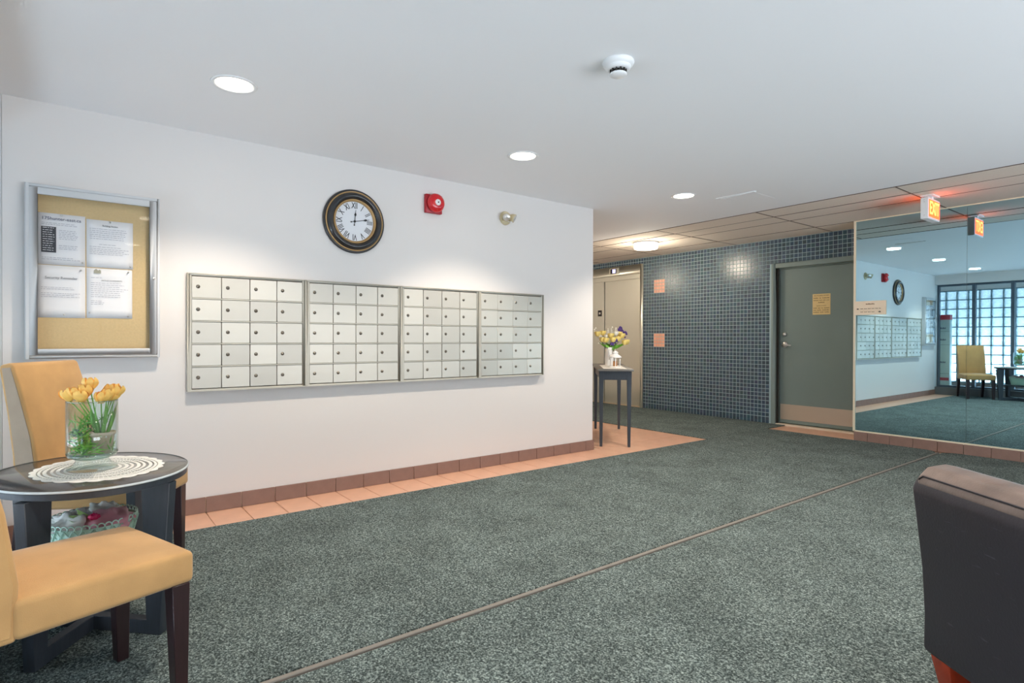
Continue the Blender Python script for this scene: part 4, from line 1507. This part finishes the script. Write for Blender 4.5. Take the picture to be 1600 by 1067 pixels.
x, y = onct(0.50, 0.03)
bv = thing('white_jug', 'white jug holding the bouquet, behind the small lantern', 'vase', (x, y, CZ + 0.0025), A_)
MB().lathe([(0.0001, 0), (0.040, 0), (0.046, 0.02), (0.050, 0.08), (0.042, 0.14), (0.036, 0.18), (0.044, 0.215), (0.040, 0.215), (0.033, 0.18), (0.038, 0.14), (0.0001, 0.03)], 30).build('body', MT['whitemetal'], bv)
MB().tube([(-0.042, 0, 0.18), (-0.072, 0, 0.165), (-0.078, 0, 0.12), (-0.048, 0, 0.08)], 0.006, 7).build('handle', MT['whitemetal'], bv)
bq = thing('flower_bouquet', 'yellow, white and purple artificial bouquet in the white jug', 'flowers', (x, y, CZ + 0.0025), 0)


def rose(name, c, r, m, parent, seed):
    rr = random.Random(seed)
    mb = MB()
    mb.sphere((c[0], c[1], c[2]), r * 0.62, 12, 8)
    for q in range(9):
        a = q * 2.4
        lay = 0.6 + 0.4 * (q / 8)
        out = Vector((math.cos(a), math.sin(a), 0))
        side = Vector((-math.sin(a), math.cos(a), 0))
        vs, fs = [], []
        for i in range(5):
            t = i / 4
            cc = Vector(c) + out * r * lay * math.sin(PI * (0.15 + 0.42 * t)) + Vector((0, 0, r * (-0.75 + 1.5 * t)))
            w_ = r * 0.62 * math.sin(PI * (0.15 + 0.7 * t))
            vs += [cc - side * w_ - out * r * .1, cc + out * 0.003, cc + side * w_ - out * r * .1]
        for i in range(4):
            q0 = i * 3
            fs += [(q0, q0 + 1, q0 + 4, q0 + 3), (q0 + 1, q0 + 2, q0 + 5, q0 + 4)]
        mb.add(vs, fs, True)
    return mb.build(name, m, parent, fix=False)


# camera-facing spread: right vector (0.607,0.795), into depth (-0.795,0.607)
def bp(u_, z, dpt=0.0):
    return (0.607 * u_ - 0.795 * dpt, 0.795 * u_ + 0.607 * dpt, z)


ros = [(-0.10, .365, 0, 'y'), (-0.035, .375, .04, 'y'), (0.0, .335, .0, 'w'), (-0.05, .30, -.03, 'y'), (-0.015, .295, -.05, 'y'), (0.045, .345, -.03, 'y'), (0.065, .30, -.05, 'y'),
       (0.105, .37, .0, 'w'), (0.125, .31, -.02, 'y'), (0.175, .345, .0, 'y'), (0.20, .27, -.03, 'y'), (0.225, .275, .0, 'y'), (0.09, .34, .05, 'w'), (-0.07, .335, .05, 'w'), (0.15, .365, .04, 'y')]
for k, (u_, z, dp, c) in enumerate(ros):
    u_ -= 0.03
    rose('rose', bp(u_, z, dp), 0.036 if c == 'y' else 0.03, MT['pyellow'] if c == 'y' else MT['wpetal'], bq, k)
    MB().tube([(0, 0, 0.06), bp(u_ * .3, 0.2, dp * .3), bp(u_, z - 0.02, dp)], 0.0025, 5).build('stem', MT['dgreen'], bq)
for k, (u_, z, dp) in enumerate([(0.15, .40, .02), (0.185, .385, .04), (0.20, .33, .03), (0.075, .265, -.05), (0.055, .24, -.05), (0.22, .365, .03), (0.165, .42, 0.03), (0.095, .285, -.06)]):
    mb = MB()
    for q in range(7):
        a = q * 0.9
        c = bp(u_ - .03 + 0.014 * math.cos(a), z + 0.016 * math.sin(a) + .004 * q, dp)
        mb.sphere(c, 0.009, 8, 5, (1, 1, 1.3))
    mb.build('purple_spray', MT['purple'], bq)
for k, (u_, z, dp) in enumerate([(-0.13, .43, 0), (0.06, .44, 0), (0.11, .43, .02), (0.02, .42, .02), (-0.085, .32, -.02)]):
    mb = MB()
    mb.tube([bp(0.0, .25, 0), bp(u_ - .03, z - .02, dp), bp(u_ - .03, z, dp)], 0.0015, 5)
    for q in range(4):
        mb.sphere(bp(u_ - .03 + R_.uniform(-.008, .008), z - q * 0.02, dp), 0.008, 7, 5)
    mb.build('white_sprig', MT['wpetal'], bq)
for k in range(14):
    u_ = -0.11 + 0.3 * k / 13
    mb = MB()
    blade(mb, bp(0.02, 0.19, R_.uniform(-.03, .03)), bp(u_, 0.27 + R_.uniform(-.03, .03), R_.uniform(-.05, .03)), 0.017, 0.01)
    mb.build('leaf', MT['green'], bq, fix=False)

# ------------------------------------------------------------------ display stand seen in the mirror, beyond the window
ds = thing('parcel_stand', 'tall pale cabinet with a red header beyond the window, seen in the mirror', 'cabinet', (-0.085, -0.635, -0.006), 0)
# its face looks into the lobby (+Y)
bx(0.0, 0.255, -0.13, 0.0, 0.006, 1.645).build('body', MT['dispwhite'], ds, bevel=0.004, segs=1)
hdz = bx(-0.003, 0.258, -0.134, 0.004, 1.545, 1.648).build('header', mat('red_header', (214, 44, 62), 0.4), ds)
for z in (1.30, 1.02, 0.42):
    bx(0.005, 0.25, 0.0, 0.003, z, z + 0.004).build('shelf_line', MT['dark'], ds)
lab = MB()
for z in (1.37, 1.13, 0.66):
    words(lab, 0.06, z, [9], 0.014, 0.035, y=0.0032, t=0.003)
lab.build('lettering', MT['inkblue'], ds)['kind'] = 'stuff'
bx(0.08, 0.24, 0.0, 0.003, 0.28, 0.34).build('red_label', mat('red_label_print', (206, 70, 84), 0.5), ds)
text_obj('lettering', 'A', 0.07, MT['white'], ds, (0.05, 0.0055, 1.597), (PI / 2, 0, PI))
